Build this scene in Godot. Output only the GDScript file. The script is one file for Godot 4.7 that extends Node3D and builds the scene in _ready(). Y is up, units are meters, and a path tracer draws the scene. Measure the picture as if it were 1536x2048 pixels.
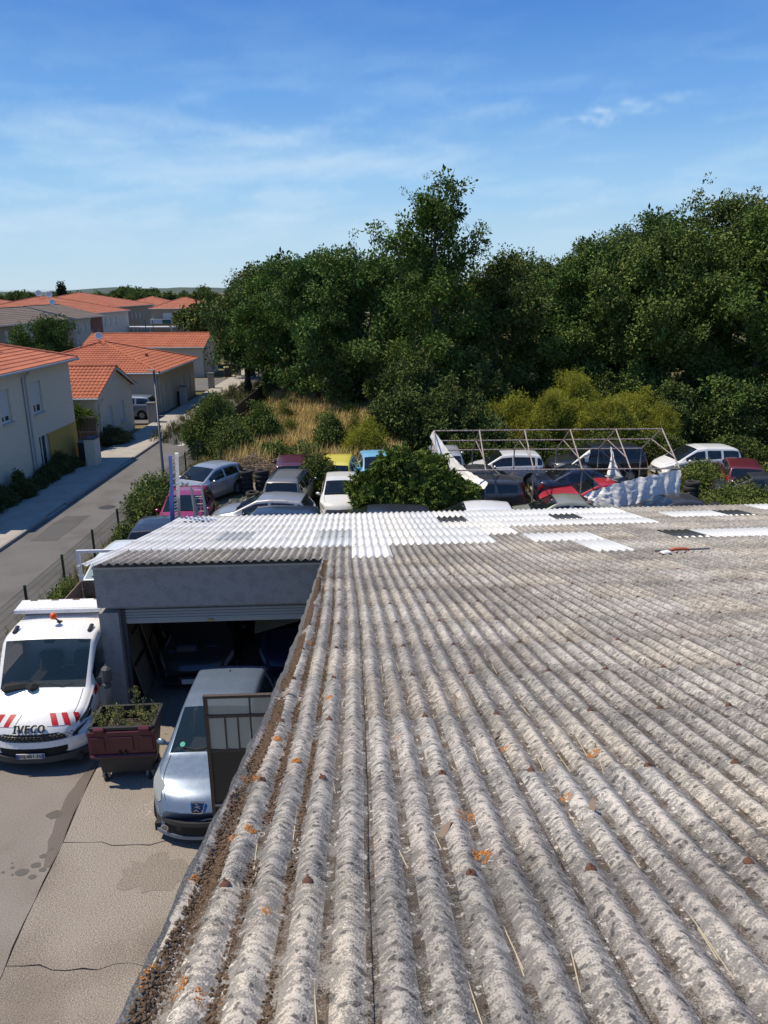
extends Node3D
# A yard of old cars seen from a corrugated roof, a street of houses on the left and a wood behind.

var taken := {}
var mats := {}
var rng := RandomNumberGenerator.new()
const TH := 0.04625                       # the workshop is turned by 2.65 degrees

func numbered(called: String) -> String:
	if not taken.has(called):
		taken[called] = 0
		return called
	taken[called] += 1
	return "%s_%03d" % [called, taken[called]]

func rnd(a: float, b: float) -> float:
	return rng.randf_range(a, b)

# ---------- things ----------
func thing(called: String, label: String, category: String, at := Vector3.ZERO, turn := 0.0, group := "") -> Node3D:
	var o := Node3D.new()
	o.name = numbered(called)
	add_child(o)
	o.position = at
	o.rotation.y = turn
	tag(o, label, category, group)
	return o

func tag(o: Node3D, label: String, category: String, group := "", kind := "") -> Node3D:
	o.set_meta("label", label)
	if category: o.set_meta("category", category)
	if group: o.set_meta("group", group)
	if kind: o.set_meta("kind", kind)
	return o

func mb() -> SurfaceTool:
	var st := SurfaceTool.new()
	st.begin(Mesh.PRIMITIVE_TRIANGLES)
	st.set_smooth_group(-1)
	return st

func done(st: SurfaceTool) -> ArrayMesh:
	st.generate_normals()
	return st.commit()

func put(mesh: Mesh, called: String, m: Material, parent: Node = self) -> MeshInstance3D:
	var o := MeshInstance3D.new()
	o.name = numbered(called) if parent == self else called
	o.mesh = mesh
	o.material_override = m
	parent.add_child(o, true)
	return o

func obj(st: SurfaceTool, called: String, m: Material, parent: Node = self) -> MeshInstance3D:
	return put(done(st), called, m, parent)

func struct(st: SurfaceTool, called: String, m: Material, label := "") -> MeshInstance3D:
	var o := obj(st, called, m)
	o.set_meta("kind", "structure")
	if label: o.set_meta("label", label)
	return o

# ---------- shapes (clockwise seen from outside) ----------
func tri(st: SurfaceTool, a: Vector3, b: Vector3, c: Vector3) -> void:
	st.add_vertex(a); st.add_vertex(b); st.add_vertex(c)

func quad(st: SurfaceTool, a: Vector3, b: Vector3, c: Vector3, d: Vector3) -> void:
	tri(st, a, b, c); tri(st, a, c, d)

func bx(st: SurfaceTool, lo: Vector3, hi: Vector3, t := Transform3D()) -> void:
	box_at(st, t * Transform3D(Basis(), (lo + hi) * 0.5), hi - lo)

func box_at(st: SurfaceTool, t: Transform3D, size: Vector3) -> void:
	var h := size * 0.5
	var p := []
	for i in 8:
		p.append(t * Vector3(h.x if i & 1 else -h.x, h.y if i & 2 else -h.y, h.z if i & 4 else -h.z))
	quad(st, p[4], p[6], p[7], p[5])
	quad(st, p[1], p[3], p[2], p[0])
	quad(st, p[5], p[7], p[3], p[1])
	quad(st, p[0], p[2], p[6], p[4])
	quad(st, p[2], p[3], p[7], p[6])
	quad(st, p[4], p[5], p[1], p[0])

func cbox(st: SurfaceTool, t: Transform3D, size: Vector3, c: float) -> void:   # a box with chamfered edges
	var h := size * 0.5
	c = minf(c, minf(h.x, minf(h.y, h.z)) * 0.9)
	var pt := func(sx, sy, sz, k):
		var v := Vector3(sx * h.x, sy * h.y, sz * h.z)
		for a in 3:
			if a != k: v[a] -= signf(v[a]) * c
		return t * v
	for k in 3:
		var a := (k + 1) % 3
		var b := (k + 2) % 3
		for s in [-1, 1]:
			var cor := []
			for w in [[-1, -1], [1, -1], [1, 1], [-1, 1]]:
				var sg := [0, 0, 0]
				sg[k] = s; sg[a] = w[0]; sg[b] = w[1]
				cor.append(pt.call(sg[0], sg[1], sg[2], k))
			if s > 0: quad(st, cor[3], cor[2], cor[1], cor[0])
			else: quad(st, cor[0], cor[1], cor[2], cor[3])
	for k in 3:
		var a := (k + 1) % 3
		var b := (k + 2) % 3
		for sa in [-1, 1]:
			for sb in [-1, 1]:
				var s0 := [0, 0, 0]
				var s1 := [0, 0, 0]
				s0[k] = -1; s0[a] = sa; s0[b] = sb
				s1[k] = 1; s1[a] = sa; s1[b] = sb
				var p0: Vector3 = pt.call(s0[0], s0[1], s0[2], a)
				var p1: Vector3 = pt.call(s1[0], s1[1], s1[2], a)
				var p2: Vector3 = pt.call(s1[0], s1[1], s1[2], b)
				var p3: Vector3 = pt.call(s0[0], s0[1], s0[2], b)
				if sa * sb > 0: quad(st, p0, p1, p2, p3)
				else: quad(st, p3, p2, p1, p0)
	for i in 8:
		var sx := 1 if i & 1 else -1
		var sy := 1 if i & 2 else -1
		var sz := 1 if i & 4 else -1
		var q0: Vector3 = pt.call(sx, sy, sz, 0)
		var q1: Vector3 = pt.call(sx, sy, sz, 1)
		var q2: Vector3 = pt.call(sx, sy, sz, 2)
		if sx * sy * sz > 0: tri(st, q2, q1, q0)
		else: tri(st, q0, q1, q2)

func frame_of(dir: Vector3) -> Basis:
	var z := dir.normalized()
	var up := Vector3.UP if absf(z.y) < 0.95 else Vector3.RIGHT
	var x := up.cross(z).normalized()
	return Basis(x, z.cross(x), z)

func tube(st: SurfaceTool, pts: Array, radii, seg := 6, caps := true) -> void:
	var rings := []
	for i in pts.size():
		var d: Vector3 = (pts[mini(i + 1, pts.size() - 1)] - pts[maxi(i - 1, 0)])
		var b := frame_of(d)
		var r: float = radii[i] if radii is Array else radii
		var ring := []
		for k in seg:
			var a := TAU * k / seg
			ring.append(pts[i] + (b.x * cos(a) + b.y * sin(a)) * r)
		rings.append(ring)
	for i in rings.size() - 1:
		for k in seg:
			var k2 := (k + 1) % seg
			quad(st, rings[i][k], rings[i + 1][k], rings[i + 1][k2], rings[i][k2])
	if caps:
		for k in range(1, seg - 1):
			tri(st, rings[0][0], rings[0][k], rings[0][k + 1])
			var e: Array = rings[-1]
			tri(st, e[0], e[k + 1], e[k])

func bar(st: SurfaceTool, a: Vector3, b: Vector3, w: float, h: float) -> void:    # a square bar from a to b
	var f := frame_of(b - a)
	box_at(st, Transform3D(f, (a + b) * 0.5), Vector3(w, h, a.distance_to(b)))

func lathe(st: SurfaceTool, prof: Array, seg: int, t := Transform3D()) -> void:   # prof: (radius, y) from top to bottom
	for i in prof.size() - 1:
		for k in seg:
			var a := TAU * k / seg
			var b := TAU * (k + 1) / seg
			var p: Vector2 = prof[i]
			var q: Vector2 = prof[i + 1]
			var v0 := t * Vector3(cos(a) * p.x, p.y, sin(a) * p.x)
			var v1 := t * Vector3(cos(b) * p.x, p.y, sin(b) * p.x)
			var v2 := t * Vector3(cos(b) * q.x, q.y, sin(b) * q.x)
			var v3 := t * Vector3(cos(a) * q.x, q.y, sin(a) * q.x)
			if p.x > 0.0001: tri(st, v0, v1, v2)
			if q.x > 0.0001: tri(st, v0, v2, v3)

func slab(st: SurfaceTool, poly: PackedVector2Array, y0: float, y1: float) -> void:   # flat polygon (x, z) with thickness
	var idx := Geometry2D.triangulate_polygon(poly)
	for i in range(0, idx.size(), 3):
		var a := poly[idx[i]]
		var b := poly[idx[i + 1]]
		var c := poly[idx[i + 2]]
		if (b - a).cross(c - a) < 0:
			var s := b; b = c; c = s
		tri(st, Vector3(a.x, y1, a.y), Vector3(b.x, y1, b.y), Vector3(c.x, y1, c.y))
		if y1 > y0: tri(st, Vector3(a.x, y0, a.y), Vector3(c.x, y0, c.y), Vector3(b.x, y0, b.y))
	if y1 > y0:
		var area := 0.0
		for i in poly.size(): area += poly[i].cross(poly[(i + 1) % poly.size()])
		for i in poly.size():
			var a := poly[i]
			var b := poly[(i + 1) % poly.size()]
			if area < 0:
				var s := a; a = b; b = s
			quad(st, Vector3(a.x, y0, a.y), Vector3(b.x, y0, b.y), Vector3(b.x, y1, b.y), Vector3(a.x, y1, a.y))

func rect(x0: float, z0: float, x1: float, z1: float) -> PackedVector2Array:
	return PackedVector2Array([Vector2(x0, z0), Vector2(x1, z0), Vector2(x1, z1), Vector2(x0, z1)])

# ---------- materials (colours are linear base colours) ----------
func lin(r: float, g: float, b: float) -> Color:
	return Color(r, g, b).linear_to_srgb()

func mat(key: String, r := 0.5, g := 0.5, b := 0.5, rough := 0.8, metal := 0.0) -> StandardMaterial3D:
	if mats.has(key): return mats[key]
	var m := StandardMaterial3D.new()
	m.albedo_color = lin(r, g, b)
	m.roughness = rough
	m.metallic = metal
	mats[key] = m
	return m

func ramp(cols: Array, offs: Array) -> Gradient:
	var gr := Gradient.new()
	gr.offsets = PackedFloat32Array(offs)
	var c := PackedColorArray()
	for v in cols: c.append(lin(v[0], v[1], v[2]))
	gr.colors = c
	return gr

func noise_tex(seed_: int, freq: float, cols: Array, offs: Array, size := 512, oct := 4, kind := FastNoiseLite.TYPE_SIMPLEX_SMOOTH, normal := false, bump := 4.0) -> NoiseTexture2D:
	var n := FastNoiseLite.new()
	n.seed = seed_
	n.frequency = freq
	n.noise_type = kind
	n.fractal_octaves = oct
	var t := NoiseTexture2D.new()
	t.width = size
	t.height = size
	t.seamless = true
	t.noise = n
	if normal:
		t.as_normal_map = true
		t.bump_strength = bump
	elif cols: t.color_ramp = ramp(cols, offs)
	return t

# a surface with fine grain (first texture) and large patches (second, multiplied), mapped in the world
func ground_mat(key: String, fine: NoiseTexture2D, coarse: NoiseTexture2D, s1: float, s2: float, rough := 0.9, relief: NoiseTexture2D = null, depth := 0.3) -> StandardMaterial3D:
	var m := StandardMaterial3D.new()
	m.albedo_texture = fine
	m.uv1_triplanar = true
	m.uv1_world_triplanar = true
	m.uv1_scale = Vector3.ONE * s1
	m.roughness = rough
	if coarse:
		m.detail_enabled = true
		m.detail_albedo = coarse
		m.detail_blend_mode = BaseMaterial3D.BLEND_MODE_MUL
		m.detail_uv_layer = BaseMaterial3D.DETAIL_UV_2
		m.uv2_triplanar = true
		m.uv2_world_triplanar = true
		m.uv2_scale = Vector3.ONE * s2
	if relief:
		m.heightmap_enabled = true
		m.heightmap_texture = relief
		m.heightmap_scale = depth
	mats[key] = m
	return m

func glass_mat(key: String, r: float, g: float, b: float, alpha: float) -> StandardMaterial3D:
	if mats.has(key): return mats[key]
	var m := mat(key, r, g, b, 0.03)
	m.transparency = BaseMaterial3D.TRANSPARENCY_ALPHA
	m.albedo_color.a = alpha
	m.metallic_specular = 0.6
	return m

func paint(key: String, r: float, g: float, b: float, metal := 0.0, rough := 0.4) -> StandardMaterial3D:
	if mats.has(key): return mats[key]
	var m := mat(key, r, g, b, rough, metal)
	m.clearcoat_enabled = true
	m.clearcoat = 0.7
	m.clearcoat_roughness = 0.12
	m.roughness_texture = mats_dust()
	m.uv1_triplanar = true
	m.uv1_scale = Vector3.ONE * 1.1
	m.detail_enabled = true                      # settled dust, in grains and blotches
	m.detail_albedo = dust_tex()
	m.detail_blend_mode = BaseMaterial3D.BLEND_MODE_MUL
	m.detail_uv_layer = BaseMaterial3D.DETAIL_UV_1
	return m

var _dust: NoiseTexture2D
var _dust2: NoiseTexture2D
func mats_dust() -> NoiseTexture2D:
	if _dust == null: _dust = noise_tex(31, 0.02, [[.7, .7, .7], [1, 1, 1]], [0.25, 0.8], 256, 3)
	return _dust
func dust_tex() -> NoiseTexture2D:
	if _dust2 == null: _dust2 = noise_tex(32, 0.03, [[.84, .83, .80], [.97, .965, .96], [1, 1, 1]], [0.2, 0.42, 0.8], 512, 4)
	return _dust2

# ---------- camera, sky, sun ----------
func make_light() -> void:
	var cam := Camera3D.new()
	cam.name = "camera"
	add_child(cam)
	var p := deg_to_rad(16.4)
	var ro := deg_to_rad(0.5)
	var fw := Vector3(0, -sin(p), -cos(p))
	var u0 := Vector3.RIGHT.cross(fw)
	var rt := Vector3.RIGHT * cos(ro) - u0 * sin(ro)
	var up := u0 * cos(ro) + Vector3.RIGHT * sin(ro)
	cam.transform = Transform3D(Basis(rt, up, -fw), Vector3(0, 8.7, 0))
	cam.fov = 68.0
	cam.near = 0.1
	cam.far = 6000.0
	cam.current = true
	var env := Environment.new()
	env.background_mode = Environment.BG_SKY
	env.tonemap_mode = Environment.TONE_MAPPER_LINEAR
	env.tonemap_exposure = 1.12
	env.background_energy_multiplier = 1.0
	env.sdfgi_enabled = true
	env.ssao_enabled = true
	env.ssil_enabled = true
	env.fog_enabled = false
	env.fog_density = 0.0003
	env.fog_light_color = Color(0.75, 0.84, 0.95)
	var sky := Sky.new()
	var sm := PanoramaSkyMaterial.new()
	sm.panorama = sky_picture()
	sky.sky_material = sm
	env.sky = sky
	var we := WorldEnvironment.new()
	we.name = "world"
	we.environment = env
	add_child(we)
	var sun := DirectionalLight3D.new()
	sun.name = "sun"
	sun.light_color = Color(1.0, 0.95, 0.87)
	sun.light_energy = 1.6
	sun.light_angular_distance = 0.53
	sun.shadow_enabled = true
	add_child(sun)
	sun.look_at_from_position(Vector3.ZERO, -Vector3(-0.52, 1.0, -0.10), Vector3.FORWARD)

func sky_picture() -> ImageTexture:
	var w := 2048
	var h := 1024
	var deg := [0.0, 3.0, 7.0, 12.0, 18.0, 40.0, 90.0]
	var col := [Color8(190, 211, 224), Color8(176, 207, 228), Color8(150, 193, 230), Color8(110, 162, 221), Color8(78, 131, 203), Color8(68, 118, 190), Color8(64, 112, 184)]
	var n1 := FastNoiseLite.new()
	n1.seed = 5; n1.frequency = 1.6; n1.fractal_octaves = 3
	var n2 := FastNoiseLite.new()
	n2.seed = 11; n2.frequency = 5.0; n2.fractal_octaves = 5; n2.domain_warp_enabled = true; n2.domain_warp_amplitude = 0.12; n2.domain_warp_frequency = 3.0
	var data := PackedByteArray()
	data.resize(w * h * 3)
	data.fill(150)
	var cloud := Vector3(214, 228, 240)
	for j in h / 2:
		var e := PI / 2 - PI * (j + 0.5) / h
		var ed := rad_to_deg(e)
		var k := 0
		while k < 5 and ed > deg[k + 1]: k += 1
		var f = smoothstep(0.0, 1.0, (ed - deg[k]) / (deg[k + 1] - deg[k])) * 0.35 + 0.65 * (ed - deg[k]) / (deg[k + 1] - deg[k])
		var c0: Color = col[k].lerp(col[k + 1], clampf(f, 0, 1))
		var base := Vector3(c0.r, c0.g, c0.b) * 255.0
		var ce := cos(e)
		var amt := smoothstep(1.0, 5.0, ed) * (1.0 - smoothstep(9.0, 16.0, ed) * 0.8)
		for i in w:
			var a := TAU * (i + 0.5) / w
			var x := sin(a) * ce
			var z := cos(a) * ce
			var big := n1.get_noise_3d(x * 1.3, e * 5.0 + x * 0.5, z * 1.3)
			var fine := n2.get_noise_3d(x * 1.2 + e * 1.5, e * 6.5 - x * 0.8, z * 1.2)
			var v := clampf((big * 0.7 + fine * 0.85 + 0.22) * 1.05, 0.0, 1.0) * amt * 0.5
			# one brighter wisp of cirrus
			if ed > 9.0 and ed < 13.5 and x > 0.1 and x < 0.5 and z > 0.5:
				var az := rad_to_deg(atan2(x, z))
				var ax := (az - 15.6) / 5.0
				var ay := (ed - 11.0 - (az - 15.6) * .13 - fine * 1.1) / .32
				var f2 := n2.get_noise_3d(x * 6.0 + e * 9.0, e * 22.0, z * 6.0)
				v = maxf(v, 0.75 * exp(-ax * ax * 1.6 - ay * ay * .6) * clampf(.45 + f2 * 1.6 + fine * .6, 0, 1))
			var q := (j * w + i) * 3
			data[q] = int(lerpf(base.x, cloud.x, v))
			data[q + 1] = int(lerpf(base.y, cloud.y, v))
			data[q + 2] = int(lerpf(base.z, cloud.z, v))
	return ImageTexture.create_from_image(Image.create_from_data(w, h, false, Image.FORMAT_RGB8, data))

# ---------- ground ----------
func make_ground() -> void:
	var grain := noise_tex(1, 0.11, [[.55, .55, .55], [.85, .85, .85], [1, 1, 1], [1, 1, 1]], [0.1, 0.42, 0.7, 1.0], 512, 5)
	var rel := noise_tex(2, 0.12, [], [], 512, 4)
	var earth := ground_mat("earth", noise_tex(3, 0.06, [[.05, .06, .018], [.13, .105, .045], [.21, .17, .085], [.28, .23, .12]], [0.15, 0.4, 0.6, 0.9], 512, 6), noise_tex(4, 0.012, [[.5, .62, .35], [1, .95, .8], [1, 1, 1]], [0.3, 0.5, 0.8], 512, 4), 0.35, 0.02, 0.95, rel, 3.0)
	var st := mb()
	slab(st, rect(-900, 60, 900, -3000), -0.4, -0.06)
	struct(st, "ground", earth, "dry grassy ground around the yard and the houses")
	# far hills
	var hn := FastNoiseLite.new()
	hn.seed = 3; hn.frequency = 0.0022; hn.fractal_octaves = 4
	st = mb()
	st.set_smooth_group(0)
	for i in 90:
		var v := []
		for k in 2:
			var x := -1800.0 + (i + k) * 40.0
			v.append([Vector3(x, -2, -2200), Vector3(x, 7 + 14 * (0.5 + hn.get_noise_1d(x)), -2500), Vector3(x, -2, -2800)])
		for r in 2: quad(st, v[0][r], v[0][r + 1], v[1][r + 1], v[1][r])
	struct(st, "hills", mat("hill", .045, .07, .05, 1.0), "low wooded hills far beyond the houses")
	# road, pavement and kerb
	var asphalt := ground_mat("asphalt", noise_tex(6, 0.16, [[.05, .048, .046], [.105, .10, .095], [.145, .14, .13], [.22, .21, .2]], [0.1, 0.4, 0.65, 0.95], 512, 4), noise_tex(7, 0.018, [[.78, .76, .74], [.95, .94, .93], [1, 1, 1]], [0.2, 0.5, 0.8], 512, 5), 0.8, 0.06, 0.9, rel, 0.4)
	st = mb()
	slab(st, rect(-13.4, -5, -9.72, -96), -0.3, 0.0)
	struct(st, "road", asphalt, "narrow grey asphalt lane running past the houses")
	var paving := ground_mat("paving", noise_tex(8, 0.15, [[.16, .145, .12], [.33, .30, .255], [.42, .39, .34]], [0.1, 0.45, 0.85], 512, 5), noise_tex(9, 0.03, [[.88, .875, .86], [1, 1, 1]], [0.25, 0.6], 512, 5), 0.7, 0.06, 0.9, rel, 0.4)
	var walk := thing("pavement", "pale concrete pavement with raised kerb beside the lane", "", Vector3.ZERO)
	walk.set_meta("kind", "structure"); walk.remove_meta("category")
	st = mb()
	slab(st, rect(-15.7, -5, -13.56, -96), -0.3, 0.10)
	obj(st, "footway", paving, walk)
	var kerbm := ground_mat("kerb", noise_tex(10, 0.2, [[.15, .14, .125], [.32, .30, .27]], [0.2, 0.7], 256, 4), null, 0.9, 1.0)
	for i in 90:
		st = mb()
		var low := 0.12 if not (i % 9 in [6, 7]) else 0.035
		cbox(st, Transform3D(Basis(), Vector3(-13.48 + rnd(-.008, .008), low - 0.15, -5.5 - i)), Vector3(0.15, 0.3, 0.985), 0.02)
		obj(st, "kerb_stone", kerbm, walk)
	# drives of the houses
	st = mb()
	for z in [[-40.9, -43.2], [-51.2, -56.0], [-68.5, -78.0]]: slab(st, rect(-32, z[0], -15.72, z[1]), -0.3, 0.06)
	struct(st, "driveway", asphalt, "grey asphalt driveways between the houses")
	# patches and covers in the lane
	var patchm: StandardMaterial3D = asphalt.duplicate()
	patchm.albedo_color = Color(.84, .84, .85)
	for q in [[-12.9, -26.2, -11.9, -29.4], [-11.4, -33.0, -10.4, -34.1], [-13.3, -46.8, -12.4, -49.5]]:
		st = mb()
		var pp := PackedVector2Array()
		for e in [[0, 0, 2, 0], [2, 0, 2, 1], [2, 1, 0, 1], [0, 1, 0, 0]]:
			for k in 6:
				var f := k / 6.0
				pp.append(Vector2(lerpf(q[0] if e[0] == 0 else q[2], q[0] if e[2] == 0 else q[2], f) + rnd(-.04, .04), lerpf(q[1] if e[1] == 0 else q[3], q[1] if e[3] == 0 else q[3], f) + rnd(-.04, .04)))
		slab(st, pp, 0.002, 0.004)
		tag(obj(st, "road_patch", patchm), "darker tarred patch in the grey lane", "patch", "tarred patches in the lane")
	st = mb()
	lathe(st, [Vector2(0, .008), Vector2(.33, .008), Vector2(.35, .0)], 24, Transform3D(Basis(), Vector3(-11.6, 0, -30.6)))
	tag(obj(st, "manhole_cover", mat("cast_iron", .05, .047, .043, .6, .4)), "round iron manhole cover in the grey lane", "manhole")
	# big give-way triangle painted on the lane
	st = mb()
	slab(st, PackedVector2Array([Vector2(-12.05, -43.6), Vector2(-11.1, -43.75), Vector2(-11.55, -45.7)]), 0.004, 0.006)
	tag(obj(st, "road_marking", mat("road_paint", .5, .48, .44, 0.8)), "white triangle painted on the grey lane", "road marking")
	# the car lot: trodden earth
	var dirt := ground_mat("dirt", noise_tex(12, 0.09, [[.06, .052, .036], [.16, .135, .095], [.26, .225, .165], [.36, .32, .25]], [0.1, 0.4, 0.62, 0.95], 512, 6), noise_tex(13, 0.02, [[.6, .62, .5], [1, 1, 1]], [0.3, 0.6], 512, 4), 0.5, 0.05, 0.95, rel, 2.0)
	st = mb()
	slab(st, rect(-9.5, -16, 19, -38), -0.3, -0.03)
	struct(st, "lot_ground", dirt, "trodden bare earth under the parked wrecks")
	# the yard: a smooth asphalt bay on the left, coarse concrete slabs on the right, cracked into three
	var yard := ground_mat("yard", noise_tex(14, 0.2, [[.13, .113, .099], [.185, .163, .143], [.212, .188, .166], [.26, .234, .208]], [0.12, 0.42, 0.6, 0.95], 512, 4), noise_tex(15, 0.012, [[.70, .68, .66], [.92, .91, .90], [1, 1, 1]], [0.15, 0.4, 0.7], 512, 5), 0.38, 0.07, 0.9, rel, 0.35)
	var slabm := ground_mat("yard_slab", noise_tex(16, 0.26, [[.10, .087, .072], [.215, .188, .158], [.27, .238, .203], [.40, .36, .315]], [0.20, 0.42, 0.62, 0.86], 512, 4), noise_tex(17, 0.012, [[.70, .675, .65], [.93, .92, .91], [1, 1, 1]], [0.15, 0.42, 0.7], 512, 5), 0.33, 0.07, 0.9, rel, 0.9)
	st = mb()
	slab(st, rect(-9.6, 6, 2, -24), -0.5, -0.09)
	struct(st, "yard_bedding", mat("crack_fill", .035, .03, .025, 1.0), "dark dirt in the joints of the yard")
	var joint := func(z: float) -> float: return -5.13 - (z + 8.0) * -0.0837 + 0.015 * sin(z * 2.3)
	var edge := PackedVector2Array()
	var z := 6.0
	while z > -24.0:
		edge.append(Vector2(joint.call(z), z)); z -= 0.4
	var left := PackedVector2Array([Vector2(-9.7, 6)])
	for e in edge: left.append(e - Vector2(0.022 + 0.012 * sin(e.y * 5.0), 0))
	left.append(Vector2(-9.7, -24))
	st = mb()
	slab(st, left, -0.3, 0.0)
	struct(st, "yard_asphalt", yard, "smooth grey brown asphalt bay under the tipper truck")
	var cracks := [6.0, -8.05, -10.42, -24.0]
	for c in 3:
		var poly := PackedVector2Array()
		for s in 2:
			var line := []
			for i in 31:
				var x: float = lerpf(-5.1, 1.0, i / 30.0)
				var zz: float = cracks[c + s] + (0.0 if cracks[c + s] in [6.0, -24.0] else 0.05 * sin(x * 4.1) + 0.03 * sin(x * 11.0) + rnd(-.012, .012))
				if i == 0: x = joint.call(zz)
				line.append(Vector2(x, zz - (0.009 if s == 0 else -0.009)))
			if s == 1: line.reverse()
			for q in line: poly.append(q)
			if s == 0:
				pass
		# the joint side follows the seam
		var zz = cracks[c + 1] + 0.4
		while zz < cracks[c] - 0.3:
			poly.append(Vector2(joint.call(zz), zz)); zz += 0.4
		st = mb()
		slab(st, poly, -0.3, 0.004)
		struct(st, "yard_slab", slabm, "coarse pale concrete slab of the yard, cracked across")
	# a darker damp strip along the seam, a worn patch on the slab and paint splashes
	var damp: StandardMaterial3D = yard.duplicate()
	damp.albedo_color = Color(.80, .78, .77)
	var strip := PackedVector2Array()
	for q in 15: strip.append(Vector2(joint.call(-9.9 - q * .2) - .03, -9.9 - q * .2))
	for q in 15: strip.append(Vector2(joint.call(-12.7 + q * .2) - .08 - .22 * sin(PI * (q + .5) / 16.0) + rnd(-.02, .02), -12.7 + q * .2))
	st = mb(); slab(st, strip, 0.002, 0.004)
	tag(obj(st, "damp_strip", damp), "dark damp strip along the seam of the yard", "stain")
	var worn: StandardMaterial3D = slabm.duplicate()
	worn.albedo_color = Color(.92, .91, .90)
	var wp := PackedVector2Array()
	for q in 26: wp.append(Vector2(-3.62, -9.75) + Vector2(cos(TAU * q / 26.0) * .62, sin(TAU * q / 26.0) * .42) * rnd(.62, 1.15))
	st = mb(); slab(st, wp, 0.006, 0.008)
	tag(obj(st, "worn_patch", worn), "dark worn patch on the concrete before the grey hatchback", "stain")
	st = mb()
	for q in 60:
		var c0 := Vector2(-4.15, -11.35) + Vector2(rng.randfn() * .10 + q * .002, rng.randfn() * .16)
		var pp := PackedVector2Array()
		for k in 6: pp.append(c0 + Vector2.from_angle(TAU * k / 6.0) * rnd(.006, .02))
		slab(st, pp, .006, .009)
	tag(obj(st, "paint_splash", mat("pale_splash", .42, .39, .34, .9)), "pale dried splashes on the concrete slab", "stain", "", "stuff")
	# oil and damp stains, one thin film each
	var stain := mat("oil_stain", .075, .066, .058, 0.6)
	for sp in [[-5.75, -11.15, .22], [-5.55, -9.95, .12], [-5.7, -9.8, .16], [-5.5, -9.7, .1], [-5.9, -9.9, .05], [-5.83, -9.75, .04], [-6.0, -9.8, .045], [-5.95, -10.0, .03], [-5.4, -9.85, .09], [-5.9, -8.95, .06], [-6.15, -9.25, .08], [-6.25, -9.1, .05], [-5.52, -10.15, .1], [-5.45, -10.3, .08]]:
		st = mb()
		var pl := PackedVector2Array()
		for i in 18:
			var a := TAU * i / 18.0
			pl.append(Vector2(sp[0], sp[1]) + Vector2(cos(a), sin(a) * 0.8) * sp[2] * 0.62 * (1.0 + rnd(-.14, .14)))
		slab(st, pl, 0.003, 0.0045)
		tag(obj(st, "oil_stain", stain), "dark oil stain on the asphalt bay beside the seam", "stain", "oil stains on the yard")

# ---------- houses ----------
func facade(st: SurfaceTool, o: Vector3, ex: Vector3, n: Vector3, w: float, h: float, opens: Array, depth := 0.2) -> void:
	var xs := [0.0, w]
	var ys := [0.0, h]
	for q in opens:
		for k in [0, 1]:
			if not xs.has(q[k]): xs.append(q[k])
			if not ys.has(q[k + 2]): ys.append(q[k + 2])
	xs.sort(); ys.sort()
	for i in xs.size() - 1:
		for j in ys.size() - 1:
			var mx: float = (xs[i] + xs[i + 1]) / 2
			var my: float = (ys[j] + ys[j + 1]) / 2
			var hole := false
			for q in opens: hole = hole or (mx > q[0] and mx < q[1] and my > q[2] and my < q[3])
			if not hole:
				quad(st, o + ex * xs[i] + Vector3.UP * ys[j], o + ex * xs[i] + Vector3.UP * ys[j + 1], o + ex * xs[i + 1] + Vector3.UP * ys[j + 1], o + ex * xs[i + 1] + Vector3.UP * ys[j])
	for q in opens:
		var a = o + ex * q[0] + Vector3.UP * q[2]
		var b = o + ex * q[1] + Vector3.UP * q[2]
		var c = o + ex * q[1] + Vector3.UP * q[3]
		var d = o + ex * q[0] + Vector3.UP * q[3]
		var r := -n * depth
		quad(st, a, a + r, d + r, d); quad(st, b + r, b, c, c + r); quad(st, d, d + r, c + r, c); quad(st, a + r, a, b, b + r)

func window_in(parent: Node, o: Vector3, ex: Vector3, n: Vector3, q: Array, shut: float, frame_m: Material, depth := 0.18, sill := true) -> void:
	var w: float = q[1] - q[0]
	var h: float = q[3] - q[2]
	var c = o + ex * (q[0] + w / 2) + Vector3.UP * (q[2] + h / 2) - n * (depth - 0.03)
	var b := Basis(ex, Vector3.UP, ex.cross(Vector3.UP))
	var st := mb()
	for k in [-1, 1]:
		box_at(st, Transform3D(b, c + ex * k * (w / 2 - 0.035)), Vector3(.07, h, .06))
		box_at(st, Transform3D(b, c + Vector3.UP * k * (h / 2 - 0.035)), Vector3(w - .14, .07, .06))
	if w > 0.9: box_at(st, Transform3D(b, c), Vector3(.08, h - .14, .055))
	var win := obj(st, "window", frame_m, parent)
	st = mb()
	box_at(st, Transform3D(b, c - n * 0.01), Vector3(w - .12, h - .12, .012))
	obj(st, "pane", mat("window_glass", .02, .025, .03, 0.06), win)
	if shut > 0.0:
		st = mb()
		var k := 0
		var top := h / 2 - 0.02
		while k * 0.055 < (h - .04) * shut:
			box_at(st, Transform3D(b, c + Vector3.UP * (top - k * 0.055 - .025) + n * (0.05 + 0.0)), Vector3(w - .04, .05, .014))
			k += 1
		obj(st, "roller_shutter", mat("shutter", .50, .50, .49, 0.6), win)
	if sill:
		st = mb()
		box_at(st, Transform3D(b, o + ex * (q[0] + w / 2) + Vector3.UP * (q[2] - 0.03) + n * 0.0 - n * (depth / 2 - .05)), Vector3(w + .12, .05, depth + .1))
		obj(st, "sill", mat("sill", .42, .40, .37, 0.8), win)

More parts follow.
